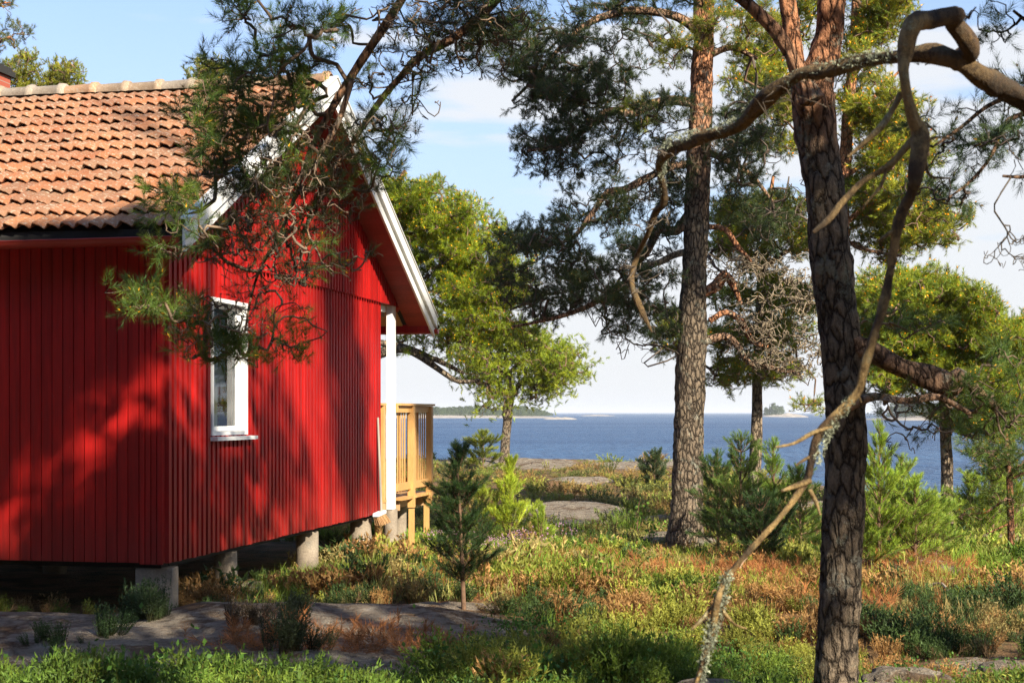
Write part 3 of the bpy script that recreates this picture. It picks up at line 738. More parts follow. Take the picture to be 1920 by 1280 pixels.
# broom leaning on the gable corner
pb = H(.10, 5.93, -1.20); br = empty('broom', pb); tag(br, 'long-handled wooden broom leaning bristles-down on the red cabin corner', 'broom')
mb = MB(); tubes(mb, np.array([[H(.09, 5.98, -1.18), H(.05, 5.97, -.06)]]), np.array([[.016, .014]]), 8, (.45, .42, .36)); build('handle', mb, M_WHITE, br)
mb = MB(); mb.box(-.02, .05, -.17, .17, -.02, .02, (1, 1, 1), 0, lambda x, y, z: H(.07 + x, 5.93 + y, -1.20 + z + .06 * y)); build('head', mb, M_WHITE, br)
mb = MB(); rg = np.random.default_rng(2); n = 260
a = rg.uniform(-.16, .16, n); d = rg.uniform(-.015, .045, n)
P = np.stack([np.stack([H(.07 + d[i], 5.93 + a[i], -1.225 + .06 * a[i]) for i in range(n)]), np.stack([H(.07 + d[i] * 1.8 + .02, 5.93 + a[i] * 1.12 + .03, -1.325 + .06 * a[i] + rg.uniform(-.01, .01)) for i in range(n)])], 1)
tubes(mb, P, np.full((n, 2), .0025), 3, (1, .95, .85)); build('bristles', mb, M_TAN, br)

# ------------------------------------------------------------------ pines
def shoot_template(n, L, nl, w, seed, spread=(30, 62), bud=0.0, stem=True):
    """A pine shoot along +z: thin triangular needles round a short stem; green vertex colours."""
    r = np.random.default_rng(seed); v = []; f = []; c = []
    for i in range(n):
        t = r.random() ** .8; az = r.random() * 2 * math.pi; el = math.radians(r.uniform(*spread)) * (1.15 - .6 * t)
        d = np.array([math.sin(el) * math.cos(az), math.sin(el) * math.sin(az), math.cos(el)])
        p = np.array([0, 0, t * L]); side = np.cross(d, r.normal(size=3)); side /= np.linalg.norm(side)
        l = nl * r.uniform(.75, 1.1); k = len(v)
        v += [p - side * w / 2, p + side * w / 2, p + d * l]; f.append([k, k + 1, k + 2])
        q = r.uniform(.75, 1.25); c += [np.array([.8, .9, .9]) * q, np.array([.8, .9, .9]) * q, np.array([1.25, 1.1, .8]) * q]
    if bud:
        k = len(v); b = bud
        v += [np.array(p) for p in ((b, 0, L * .95), (-b * .5, b * .87, L * .95), (-b * .5, -b * .87, L * .95), (0, 0, L + b * 3))]
        f += [[k, k + 1, k + 3], [k + 1, k + 2, k + 3], [k + 2, k, k + 3]]; c += [np.array([6.5, 2.2, .9])] * 4
    return np.array(v), np.array(f), np.array(c)

def cloud(px, py, rx, ry, Y, n, dr=None, seed=0):
    r = np.random.default_rng(abs(seed + int(px * 7 + py * 3)) + 1); c = at(px, py, Y)
    a = rx / FPX * Y; b = ry / FPX * Y; d = dr if dr is not None else .75 * max(a, b)
    k = max(2, n // 8); cc = c + norm(r.normal(size=(k, 3))) * (r.random((k, 1)) ** .36) * np.array([a, d, b])
    rc = np.clip(.0105 * Y + .06, .08, .45); w = r.integers(0, k, n)
    loose = r.random(n) < .15
    u = norm(r.normal(size=(n, 3))) * (r.random((n, 1)) ** .42)
    P = cc[w] + norm(r.normal(size=(n, 3))) * (r.random((n, 1)) ** .4) * np.array([rc, rc, rc * .42])
    P[loose] = (c + u * np.array([a, d, b]))[loose]; return P

class Tree:
    def __init__(s, name, base, label, cat='pine tree', group=None):
        s.root = empty(name, base); tag(s.root, label, cat, group); s.nodes = []; s.name = name
        s.pos = np.zeros((0, 3)); s.crown = MB(); s.has_crown = False; s.trunk = MB(); s.limbs = []
    def skeleton(s, S, skip=0.0):
        k = int(len(S) * skip); s.pos = np.vstack([s.pos, S[k::2, :3]])
    def build_trunk(s, name='trunk', m=None): return build(name, s.trunk, m or M_BARK, s.root)
    def build_limb(s, mb, name='limb', m=None): return build(name, mb, m or M_BARK, s.root)

def grow(T, tips, r_tip=.0035, expo=.42, droop=.10, wig=.12, col=(.10, .07, .05), k=4, rmax=.05, outward=None, seed=0, colvar=.25, mi=1, m=4):
    """Join scattered tips to the limbs by branching twigs that thicken toward the wood."""
    r = np.random.default_rng(seed); base = T.pos; tips = np.asarray(tips)
    d0 = np.empty(len(tips))
    for i in range(0, len(tips), 400): d0[i:i + 400] = np.sqrt(((tips[i:i + 400, None] - base[None]) ** 2).sum(-1)).min(1)
    tips = tips[np.argsort(d0)]; nb = len(base); n = len(tips)
    nodes = np.empty((nb + n * m, 3)); nodes[:nb] = base; par = np.full(nb + n * m, -1); depth = np.zeros(nb + n * m)
    cur = nb; paths = np.empty((n, m + 1, 3)); ids = np.empty((n, m + 1), int)
    tt = np.linspace(0, 1, m + 1)[:, None]; dirs = np.zeros((nb + n * m, 3))
    for i, p in enumerate(tips):
        df = nodes[:cur] - p; d2 = np.sqrt((df ** 2).sum(1)); j = int(np.argmin(d2 * (1 + .0 * depth[:cur])))
        q = nodes[j]; L = d2[j] + 1e-6
        side = r.normal(size=3) * wig * L; side2 = r.normal(size=3) * wig * L * .6
        bow = dirs[j] * L * .28
        path = q + (p - q) * tt + (side + bow + np.array([0, 0, -droop * L])) * np.sin(tt * math.pi) * 1.0 + side2 * np.sin(tt * 2 * math.pi)
        paths[i] = path; ids[i, 0] = j
        for a in range(1, m + 1):
            nodes[cur] = path[a]; par[cur] = ids[i, a - 1]; depth[cur] = depth[j] + 1
            dv = path[a] - path[a - 1]; dirs[cur] = dv / (np.linalg.norm(dv) + 1e-9); ids[i, a] = cur; cur += 1
    cnt = np.zeros(cur); cnt[ids[:, -1]] = 1
    for a in range(cur - 1, nb - 1, -1):
        cnt[par[a]] += cnt[a]
    rad = np.minimum(r_tip * np.maximum(cnt, 1) ** expo, rmax)
    R = rad[ids]; R[:, 0] = np.minimum(R[:, 0], R[:, 1] * 1.15)
    C = np.asarray(col) * r.uniform(1 - colvar, 1 + colvar, (n, 1))
    tubes(T.crown, paths, R, k, C, mi); T.has_crown = True
    T.pos2 = nodes[nb:cur]
    tdir = norm(paths[:, -1] - paths[:, -2]); return tips, tdir, paths

def needles(T, tips, tdir, tmpl, per=3, scale=1.0, col=(.05, .09, .025), up=.5, jitter=.7, spread=.06, colvar=.25, yellow=.2, seed=0):
    r = np.random.default_rng(seed); n = len(tips)
    if spread < .13: spread *= .30; jitter *= 1.15
    P = np.repeat(tips, per, 0) + r.normal(size=(n * per, 3)) * spread
    D = np.repeat(tdir, per, 0) + r.normal(size=(n * per, 3)) * jitter + np.array([0, 0, up]); D = norm(D)
    C = np.asarray(col) * r.uniform(1 - colvar, 1 + colvar, (n * per, 1)); yv = r.random((n * per, 1)) * yellow
    C = C * (1 + yv * np.array([1.6, .6, -.3]))
    S = scale * r.uniform(.75, 1.2, n * per)
    k = len(tmpl); w = r.integers(0, k, n * per)
    for q in range(k):
        mk = w == q
        if mk.any():
            tv, tf, tcol = tmpl[q]; instance(T.crown, tv, tf, tcol, P[mk], D[mk], S[mk], C[mk], 0)

NEAR = [shoot_template(48, .085, .050, .0020, i, bud=.0045 * (i == 0)) for i in range(4)]
MID = [shoot_template(36, .09, .060, .0036, 10 + i, bud=.006 * (i == 0)) for i in range(4)]
FAR = [shoot_template(30, .12, .075, .0065, 20 + i, bud=.009 * (i == 0)) for i in range(4)]
XFAR = [shoot_template(26, .16, .10, .013, 30 + i) for i in range(3)]
OFF = [shoot_template(12, .22, .20, .07, 40 + i, spread=(30, 90)) for i in range(3)]

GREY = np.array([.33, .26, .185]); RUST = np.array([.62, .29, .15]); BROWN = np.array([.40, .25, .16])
def barkfn(z0, z1, lo=GREY, hi=RUST, seed=0):
    def f(V):
        t = np.clip((V[:, 2] - z0) / (z1 - z0) + .5 * vnoise(V[:, 0] * 3 + seed, V[:, 2] * 2, 1), 0, 1)[:, None]
        return lo * (1 - t) + hi * t
    return f
def path_px(rows, Y=None):   # rows: px, py, width_px[, Y]
    out = []
    for r_ in rows:
        y = r_[3] if len(r_) > 3 else Y; p = at(r_[0], r_[1], y); out.append([*p, r_[2] * .5 / FPX * y])
    return np.array(out)
def tips_of(blobs, Y, dens=1.0, dr=None, seed=0):
    out = []
    for i, b in enumerate(blobs):
        y = b[5] if len(b) > 5 else Y; n = max(3, int(b[4] * dens)); out.append(cloud(b[0], b[1], b[2], b[3], y, n, dr, seed + i))
    return np.vstack(out)
def finish(T): build('crown', T.crown, [M_NEEDLE, M_TWIG], T.root)

DKG = (.030, .060, .022); MDG = (.052, .095, .026); BRG = (.115, .165, .024); YLG = (.16, .20, .028)

# --- T1 big near pine at right, whose drooping boughs hang across the cabin
Y1 = 7.5
T1 = Tree('pine_tree', gpt(*at(1567, 1280, Y1)[:2]), 'big near pine with dark scaly trunk forking at the top, right of centre')
tr = path_px([(1556, 1480, 100), (1562, 1370, 88), (1567, 1280, 80), (1576, 1100, 76), (1582, 950, 74), (1585, 820, 74), (1582, 700, 76), (1570, 590, 76), (1556, 470, 74), (1545, 360, 72), (1530, 240, 76), (1522, 170, 80), (1540, 120, 58), (1555, 60, 52), (1560, 0, 50), (1580, -160, 46), (1600, -400, 40), (1580, -700, 26), (1590, -950, 12)], Y1)
S = limb(T1.trunk, tr, 40, .022, .050, barkfn(4.6, 5.4, GREY * .72, RUST * .8), seed=1); T1.skeleton(S, .75); T1.build_trunk()  # bark colour darkened to add to the shade over this trunk
lm = MB(); _w = np.array([1, 1, 1, .62])
S = limb(lm, path_px([(1520, 190, 80), (1495, 130, 46), (1455, 60, 42), (1400, 5, 44), (1340, -50, 42), (1240, -170, 38), (1080, -240, 34), (940, -240, 32), (840, -150, 30), (790, -60, 28), (752, 0, 26), (712, 62, 26), (655, 150, 24), (600, 245, 20), (572, 310, 16), (545, 390, 12), (520, 450, 9), (488, 505, 8), (470, 560, 7), (452, 640, 7), (400, 682, 6)], 7.3) * _w, 14, .03, .07, barkfn(3, 8, BROWN, RUST * .8), knots=.04, seed=2)
LA = S; T1.build_limb(lm)
lm = MB(); S2 = limb(lm, path_px([(1080, -240, 30), (1000, -120, 28), (930, 0, 26), (858, 66, 24), (790, 105, 22), (748, 147, 18), (705, 200, 16), (660, 270, 13), (610, 340, 10), (575, 420, 8), (560, 500, 5)], 7.15) * np.array([1, 1, 1, .7]), 12, .03, .07, barkfn(3, 8, BROWN, RUST * .7), knots=.05, seed=3)
T1.build_limb(lm); LB = S2
lm = MB(); S3 = limb(lm, path_px([(1520, 200, 40), (1492, 120, 34), (1482, 40, 32), (1470, -40, 30), (1440, -200, 22), (1430, -420, 12)], 7.45), 14, .03, .06, barkfn(3, 5), seed=4); T1.build_limb(lm)
lm = MB(); S4 = limb(lm, path_px([(1590, 640, 42), (1640, 662, 40), (1690, 688, 40), (1740, 708, 46), (1785, 722, 46), (1800, 705, 34), (1835, 735, 20), (1880, 775, 12)], 7.45), 14, .03, .08, barkfn(5, 9, BROWN * .9), knots=.10, seed=5); T1.build_limb(lm)
lm = MB(); S5 = limb(lm, path_px([(1588, 760, 22), (1640, 742, 18), (1700, 752, 17), (1760, 745, 13), (1820, 775, 8)], 7.35), 10, .03, .08, col=BROWN, knots=.1, seed=6); T1.build_limb(lm)
lm = MB(); S6 = limb(lm, path_px([(660, 150, 14), (640, 215, 15), (618, 260, 13), (596, 300, 9), (612, 345, 9), (590, 400, 9), (575, 430, 7), (600, 480, 6)], 7.05) * np.array([1, 1, 1, .7]), 10, .03, .08, col=BROWN * 1.5, knots=.1, seed=7); T1.build_limb(lm)
for S_ in (S4, S5): T1.skeleton(S_)
T1.skeleton(LA, .42); T1.skeleton(LB, .2); T1.skeleton(S3, .5); T1.skeleton(S6)
ga = tips_of([(560, 80, 75, 50, 42), (500, 130, 60, 40, 34), (640, 75, 50, 45, 22), (435, 165, 50, 40, 26), (400, 205, 55, 40, 32), (395, 275, 50, 40, 28), (480, 235, 80, 55, 46), (570, 180, 80, 50, 30), (325, 390, 55, 26, 24), (410, 340, 70, 45, 30), (450, 8, 75, 24, 26), (385, 440, 60, 24, 16), (700, 330, 30, 35, 12), (740, 250, 30, 40, 12), (550, 330, 60, 60, 14)], 7.1, 1.0, .38, 1)
gb = tips_of([(265, 560, 30, 22, 13), (300, 590, 40, 22, 15), (365, 580, 55, 30, 24), (400, 625, 50, 40, 22), (520, 640, 60, 30, 12), (565, 600, 20, 20, 6), (450, 650, 70, 26, 16), (320, 470, 24, 16, 6), (570, 480, 30, 50, 5)], 7.05, 1.0, .2, 2)
gc = tips_of([(860, 30, 110, 40, 44), (760, 150, 60, 60, 12), (900, 110, 80, 50, 18), (1000, -40, 160, 60, 70), (820, -60, 150, 50, 60), (640, -30, 110, 28, 22), (1250, -60, 120, 60, 40), (720, 290, 50, 30, 12)], 7.3, 1.0, .5, 3)
gd = tips_of([(1830, 745, 60, 40, 22), (1880, 800, 50, 50, 24), (1770, 780, 40, 30, 4), (1880, 690, 40, 35, 12), (1850, 850, 50, 25, 8), (1690, 600, 60, 30, 12), (1640, 590, 50, 30, 9), (1930, 760, 50, 80, 26)], 7.5, 1.0, .4, 4)
ge = tips_of([(1450, -200, 220, 90, 60), (1600, -300, 300, 120, 80), (1560, -700, 280, 200, 120), (1750, -120, 120, 60, 30), (1330, -330, 160, 90, 50)], 7.5, 1.0, .9, 5)
bare = tips_of([(530, 390, 110, 110, 220), (540, 290, 110, 90, 190), (480, 470, 100, 90, 170), (610, 330, 80, 90, 150), (430, 600, 90, 70, 100), (480, 330, 80, 60, 100), (750, 160, 60, 90, 70), (680, 250, 60, 60, 60), (560, 520, 50, 70, 40), (650, 470, 40, 70, 26), (850, 80, 110, 60, 120), (780, 30, 80, 50, 90), (900, 30, 90, 40, 70), (1700, 780, 50, 80, 40), (720, 60, 40, 60, 26)], 7.1, 1.0, .35, 6)
grp = [(ga, 1), (gb, 1), (gc, 1), (gd, 1), (ge, 1)]
allt = np.vstack([ga, gb, gc, gd, ge])
t_, d_, p_ = grow(T1, allt, .0026, .40, .10, .16, (.15, .10, .065), 4, .011, seed=1)
needles(T1, t_, d_, NEAR, 3, 1.0, (.075, .145, .030), .45, .75, .035, .3, .6, 1)
T1.pos = np.vstack([T1.pos, T1.pos2[::3]])
t_, d_, p_ = grow(T1, bare, .0022, .36, .12, .28, (.17, .12, .08), 4, .012, seed=2, m=5, colvar=.6)
k = rng.random(len(t_)) < .2; needles(T1, t_[k], d_[k], NEAR, 4, .8, (.045, .065, .022), .3, .7, .02, .3, .4, 2)
finish(T1)

# --- T2 large middle pine
Y2 = 18.0
b2 = ground_at(1283, 1022); Y2 = float(b2[1])
T2 = Tree('pine_tree', b2, 'tall thick-trunked pine mid-picture with dark foliage to its left')
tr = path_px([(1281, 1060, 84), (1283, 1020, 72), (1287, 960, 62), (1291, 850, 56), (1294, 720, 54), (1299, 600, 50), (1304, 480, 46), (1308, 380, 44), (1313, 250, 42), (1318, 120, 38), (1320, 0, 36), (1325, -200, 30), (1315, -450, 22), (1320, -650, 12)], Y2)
S = limb(T2.trunk, tr, 30, .05, .07, barkfn(6.2, 8.0, GREY * .72), seed=11); T2.skeleton(S, .62); T2.build_trunk()  # bark tone lowered in colour for the shade on the middle trunk
def l2(rows, k=9, seed=0, colr=BROWN):
    lm = MB(); S = limb(lm, path_px(rows, Y2), k, .07, .07, col=colr, knots=.08, seed=seed); T2.build_limb(lm); T2.skeleton(S, .15)
l2([(1295, 400, 22), (1268, 432, 20), (1235, 430, 18), (1215, 470, 15), (1190, 500, 12), (1180, 520, 10), (1120, 565, 9), (1060, 590, 8), (1000, 605, 6), (960, 612, 4)], seed=1)
l2([(1305, 195, 20), (1260, 188, 18), (1215, 200, 18), (1185, 215, 16), (1140, 208, 12), (1090, 250, 9), (1040, 275, 7), (990, 282, 4)], seed=2)
l2([(1300, 305, 16), (1255, 315, 16), (1210, 335, 16), (1170, 355, 14), (1140, 360, 12), (1110, 400, 10), (1080, 440, 7), (1040, 460, 4)], seed=3)
l2([(1318, 60, 20), (1260, 30, 17), (1190, 20, 14), (1110, 40, 11), (1050, 90, 9), (1000, 150, 6), (960, 190, 4)], seed=4)
l2([(1300, 560, 16), (1345, 535, 20), (1358, 515, 16), (1375, 535, 12), (1390, 570, 8)], seed=5, colr=RUST * .8)
l2([(1330, 600, 14), (1362, 585, 13), (1392, 605, 12), (1410, 640, 10), (1440, 650, 6)], seed=6, colr=RUST * .8)
l2([(1322, 640, 18), (1360, 630, 15), (1385, 650, 12), (1405, 680, 10), (1450, 690, 9), (1500, 700, 6)], seed=7)
l2([(1330, 425, 11), (1360, 430, 11), (1385, 465, 10), (1410, 490, 6)], seed=8, colr=RUST)
l2([(1310, 280, 14), (1360, 300, 12), (1410, 330, 9), (1450, 380, 5)], seed=9)
l2([(1300, 470, 14), (1265, 478, 13), (1235, 492, 12), (1200, 495, 5)], seed=10, colr=GREY * 1.6)
l2([(1320, 110, 14), (1370, 90, 11), (1420, 110, 7)], seed=12)
g2 = tips_of([(1050, 110, 120, 80, 150), (950, 70, 80, 60, 50), (1090, 200, 100, 60, 120), (1010, 160, 60, 60, 50), (1120, 280, 80, 50, 70), (1030, 290, 60, 40, 40), (975, 270, 25, 22, 10), (1180, 110, 50, 40, 20), (1230, 240, 50, 50, 40), (1200, 20, 110, 30, 50), (1250, 330, 50, 50, 40),
              (1130, 390, 80, 40, 60), (1030, 440, 70, 40, 60), (960, 480, 30, 50, 20), (1120, 480, 100, 50, 80), (1010, 540, 80, 50, 70), (1100, 560, 110, 40, 80), (1210, 540, 60, 60, 50), (1180, 610, 60, 30, 26), (1250, 430, 40, 50, 22), (1240, 610, 40, 40, 20), (1380, 310, 70, 70, 70), (1440, 420, 50, 60, 40), (1400, 220, 70, 60, 60)], Y2, 1.9, 1.3, 11)
gs = tips_of([(1390, 50, 80, 60, 70), (1300, 70, 50, 50, 30), (1480, 200, 60, 60, 40), (1260, 100, 30, 40, 14), (1220, 200, 30, 30, 10)], Y2 - .4, 1.2, .7, 12)
gt = tips_of([(1320, -350, 420, 220, 260), (1150, -150, 200, 100, 100), (1480, -150, 200, 100, 100)], Y2, 1.0, 2.4, 13)
t_, d_, p_ = grow(T2, np.vstack([g2, gt]), .0042, .40, .08, .16, (.085, .06, .042), 4, .04, seed=3)
needles(T2, t_, d_, MID, 6, 1.05, (.035, .060, .020), .4, .8, .07, .3, .4, 3)
t_, d_, p_ = grow(T2, gs, .0042, .40, .08, .14, (.16, .09, .05), 4, .03, seed=4)
needles(T2, t_, d_, MID, 8, 1.0, (.15, .20, .03), .5, .7, .07, .25, .6, 4)  # these tufts coloured lighter than the rest to look sunlit
bz = tips_of([(1200, 660, 60, 30, 30), (1150, 600, 60, 40, 30), (1230, 470, 40, 60, 40), (1250, 380, 60, 60, 50), (1400, 640, 60, 60, 40), (1500, 400, 60, 80, 60)], Y2, 1, .8, 14)
grow(T2, bz, .0035, .36, .1, .28, (.09, .065, .045), 4, .014, seed=5, m=5)
finish(T2)
# grey lichen-hung dead twigs on T2's right side
T2b = MB()
class _D: pass
lich = Tree.__new__(Tree); lich.pos = path_px([(1345, 440, 8), (1400, 490, 8), (1450, 540, 8), (1500, 590, 6), (1400, 560, 8), (1440, 620, 7), (1500, 640, 6), (1430, 680, 6), (1540, 660, 5)], Y2 - .3)[:, :3]; lich.crown = MB()
lt = tips_of([(1400, 500, 55, 40, 150), (1475, 560, 70, 50, 190), (1430, 610, 70, 40, 120), (1500, 650, 60, 40, 160), (1510, 520, 40, 50, 80), (1520, 690, 40, 30, 90), (1440, 670, 50, 30, 120), (1350, 490, 40, 30, 60)], Y2 - .3, 1, .8, 15)
grow(lich, lt, .0045, .25, .15, .35, (.20, .155, .10), 3, .012, seed=6, m=5, mi=0)
o = build('dead_twigs', lich.crown, M_TWIG, T2.root); o['label'] = 'tangle of grey lichen-covered dead twigs'

# --- background pines, each with its own crown
def bg_pine(base, label, trunk, limbs, blobs, Y, dens, tmpl, per, col, dr, seed, trunkcol=GREY, name='pine_tree', up=.6, spread=.12, tw=(.17, .10, .06), yellow=.5, rt=.006, scale=1.0, k=14, z0=None):
    T = Tree(name, base, label)
    fn = barkfn(z0 or base[2] + 3.5, (z0 or base[2] + 3.5) + 1.5, trunkcol, RUST)
    S = limb(T.trunk, path_px(trunk, Y), k, .12, .07, fn, seed=seed); T.skeleton(S, .45); T.build_trunk()
    for i, rws in enumerate(limbs):
        lm = MB(); S = limb(lm, path_px(rws, Y), 7, .15, .08, fn, knots=.06, seed=seed + i); T.build_limb(lm); T.skeleton(S, .2)
    t, d, p = grow(T, tips_of(blobs, Y, dens, dr, seed), rt, .40, .05, .13, tw, 4, .06, seed=seed)
    needles(T, t, d, tmpl, per, scale, col, up, .6, spread, .3, yellow, seed)
    finish(T); return T
Y5 = 28.0
bg_pine(gpt(*at(640, 930, Y5)[:2]), 'broad bright green pine spreading out behind the cabin gable',
        [(640, 960, 44), (645, 850, 36), (655, 700, 34), (670, 560, 30), (700, 440, 24), (735, 360, 14), (760, 320, 6)],
        [[(655, 690, 20), (700, 668, 18), (760, 655, 16), (820, 690, 14), (860, 715, 10), (900, 712, 6)], [(652, 640, 18), (700, 640, 15), (770, 655, 13), (830, 680, 10), (870, 700, 5)],
         [(672, 560, 18), (740, 540, 15), (800, 560, 12), (860, 590, 9), (920, 610, 5)], [(690, 470, 18), (750, 445, 14), (810, 455, 12), (880, 500, 8), (940, 540, 4)], [(710, 420, 14), (760, 400, 11), (830, 400, 9), (880, 420, 4)], [(760, 500, 9), (800, 600, 7), (860, 640, 5)]],
        [(745, 390, 50, 60, 110), (800, 400, 60, 50, 150), (860, 420, 50, 45, 110), (830, 460, 90, 50, 180), (900, 490, 60, 50, 130), (955, 490, 35, 45, 60), (800, 520, 70, 50, 120), (880, 550, 70, 45, 130), (950, 560, 50, 50, 80), (820, 590, 60, 40, 60), (900, 610, 70, 30, 80), (960, 620, 50, 30, 40), (730, 345, 24, 40, 30), (850, 660, 60, 30, 24), (780, 640, 60, 30, 20), (700, 380, 60, 60, 60), (840, 375, 12, 26, 8), (925, 440, 14, 20, 8)],
        Y5, 1.5, FAR, 7, (.17, .255, .014), 1.6, 31)
b6 = gpt(*at(947, 868, 41.5)[:2]); Y6 = 41.5
bg_pine(b6, 'small lone pine with curved dark trunk at the water edge left of centre',
        [(944, 880, 26), (946, 860, 20), (947, 830, 17), (952, 790, 16), (952, 765, 17), (958, 745, 14), (955, 715, 11), (948, 680, 8), (950, 640, 4)],
        [[(957, 748, 9), (980, 715, 8), (1010, 712, 6), (1050, 690, 4)], [(955, 720, 9), (935, 690, 7), (900, 670, 5), (870, 660, 3)], [(953, 700, 8), (990, 670, 6), (1040, 660, 4)], [(956, 740, 7), (920, 735, 5), (895, 745, 3)]],
        [(890, 660, 40, 28, 70), (930, 640, 50, 26, 80), (980, 640, 45, 24, 70), (1040, 670, 40, 24, 70), (1075, 690, 26, 26, 50), (1030, 705, 40, 22, 60), (1000, 680, 50, 30, 60), (920, 690, 60, 26, 70), (890, 715, 45, 16, 40), (940, 740, 40, 14, 34), (985, 720, 40, 16, 30), (1045, 735, 24, 10, 14), (905, 765, 20, 10, 8), (1012, 740, 30, 12, 16)],
        Y6, 1.3, XFAR, 5, (.175, .255, .018), 1.4, 41, trunkcol=GREY * .8, rt=.009, z0=5.0, spread=.16)
Y7 = 25.0
bg_pine(gpt(*at(1416, 930, Y7)[:2]), 'slim straight pine right of the thick middle trunk',
        [(1412, 950, 28), (1415, 900, 24), (1419, 800, 21), (1421, 710, 20), (1424, 620, 18), (1430, 500, 15), (1440, 400, 11), (1450, 330, 5)],
        [[(1422, 690, 10), (1370, 675, 9), (1330, 690, 6), (1290, 660, 4)], [(1425, 650, 10), (1480, 670, 8), (1520, 700, 5)], [(1430, 560, 9), (1380, 530, 7), (1340, 500, 4)], [(1433, 500, 9), (1480, 470, 7), (1520, 470, 4)]],
        [(1380, 420, 40, 40, 80), (1450, 410, 60, 40, 110), (1350, 400, 20, 20, 16), (1400, 470, 60, 40, 90), (1500, 440, 40, 50, 60), (1360, 560, 40, 40, 30), (1380, 620, 60, 30, 60), (1390, 690, 60, 26, 60), (1340, 710, 30, 16, 16), (1450, 700, 50, 22, 30), (1500, 560, 40, 40, 40), (1450, 560, 60, 50, 60), (1450, 640, 60, 40, 50), (1260, 600, 30, 20, 20), (1250, 650, 20, 16, 12), (1280, 630, 30, 30, 26), (1500, 760, 26, 12, 8), (1470, 620, 50, 40, 40)],
        Y7, 1.8, FAR, 6, (.16, .22, .022), 1.4, 51, rt=.006)
Y9 = 22.0
bg_pine(gpt(*at(1600, 960, Y9)[:2]), 'bright-crowned pine directly behind the big near trunk',
        [(1600, 980, 34), (1598, 850, 30), (1592, 700, 28), (1580, 500, 26), (1585, 300, 22), (1600, 100, 18), (1610, -100, 12), (1615, -250, 5)],
        [[(1584, 420, 12), (1640, 380, 10), (1700, 400, 7), (1760, 430, 4)], [(1585, 330, 12), (1650, 290, 9), (1710, 270, 5)], [(1590, 250, 12), (1640, 180, 8), (1690, 130, 4)], [(1595, 140, 10), (1650, 60, 8), (1690, 20, 4)], [(1592, 200, 9), (1530, 160, 7), (1480, 170, 4)], [(1582, 450, 9), (1630, 470, 7), (1690, 480, 4)]],
        [(1640, 40, 50, 50, 80), (1670, 20, 40, 40, 50), (1620, 130, 50, 50, 50), (1630, 210, 50, 40, 80), (1690, 240, 40, 50, 60), (1650, 300, 50, 40, 80), (1710, 300, 30, 40, 30), (1620, 370, 50, 40, 60), (1680, 390, 60, 40, 80), (1730, 420, 50, 30, 60), (1770, 440, 20, 16, 12), (1700, 460, 50, 24, 40), (1640, 440, 50, 40, 50), (1440, 90, 50, 60, 60), (1420, 170, 60, 60, 70), (1460, 260, 50, 50, 30), (1500, 20, 60, 60, 50), (1600, -80, 140, 80, 120)],
        Y9, 1.9, FAR, 6, (.16, .225, .024), 1.3, 61, yellow=.8)
Y8 = 20.0
bg_pine(gpt(*at(1775, 960, Y8)[:2]), 'pine with pale peeling trunk and rounded sunlit crown near the right edge',
        [(1774, 980, 26), (1775, 930, 23), (1775, 860, 22), (1772, 790, 22), (1768, 700, 22), (1760, 620, 18), (1750, 560, 12), (1745, 520, 5)],
        [[(1768, 720, 12), (1820, 690, 10), (1870, 680, 6), (1900, 690, 4)], [(1765, 680, 12), (1700, 640, 10), (1650, 620, 5)], [(1760, 620, 10), (1810, 600, 8), (1850, 610, 4)], [(1775, 780, 9), (1720, 740, 6), (1680, 720, 4)]],
        [(1640, 560, 50, 40, 70), (1700, 545, 50, 36, 90), (1760, 560, 50, 36, 90), (1720, 600, 70, 40, 110), (1800, 590, 40, 30, 60), (1840, 620, 50, 40, 90), (1790, 650, 70, 40, 90), (1860, 680, 50, 50, 80), (1700, 660, 60, 40, 60), (1820, 720, 60, 40, 60), (1640, 640, 50, 40, 40), (1700, 730, 60, 30, 40), (1640, 700, 40, 40, 30), (1660, 600, 60, 50, 60), (1880, 760, 60, 50, 80), (1820, 790, 50, 30, 40), (1900, 640, 50, 50, 70), (1740, 690, 80, 40, 70)],
        Y8, 2.1, FAR, 7, (.15, .235, .024), 1.4, 71, trunkcol=GREY * 1.2, scale=.85, yellow=.7)
Y10 = 27.0
bg_pine(gpt(*at(1890, 960, Y10)[:2]), 'farther pine with rusty trunk cut by the right edge',
        [(1880, 980, 24), (1882, 930, 21), (1890, 850, 18), (1900, 760, 16), (1905, 680, 10), (1905, 630, 4)],
        [[(1900, 780, 9), (1860, 740, 6), (1830, 720, 3)], [(1902, 720, 9), (1950, 690, 5)]],
        [(1890, 650, 40, 40, 60), (1930, 640, 40, 50, 60), (1860, 680, 40, 40, 50), (1900, 720, 50, 40, 60), (1870, 770, 50, 30, 40), (1930, 800, 60, 40, 50), (1850, 800, 30, 30, 20), (1960, 720, 60, 60, 60)],
        Y10, 1.9, FAR, 6, (.14, .21, .024), 1.3, 81)
# thin young pine at far right
Y11 = 15.5
bg_pine(gpt(*at(1897, 1040, Y11)[:2]), 'thin young pine with slender orange-brown stem at the right edge',
        [(1897, 1060, 14), (1896, 1000, 13), (1893, 920, 12), (1890, 860, 9), (1886, 800, 6), (1880, 760, 3)],
        [[(1893, 930, 5), (1850, 960, 4), (1800, 965, 2)], [(1893, 900, 5), (1930, 880, 3)], [(1895, 980, 4), (1850, 1000, 2)]],
        [(1820, 960, 40, 14, 22), (1860, 930, 30, 16, 18), (1860, 880, 40, 30, 26), (1900, 840, 40, 40, 30), (1930, 900, 30, 50, 24), (1840, 830, 30, 26, 14)],
        Y11, 1.2, MID, 4, (.085, .14, .028), .5, 91, trunkcol=RUST * .6, rt=.003, spread=.05, scale=.9)
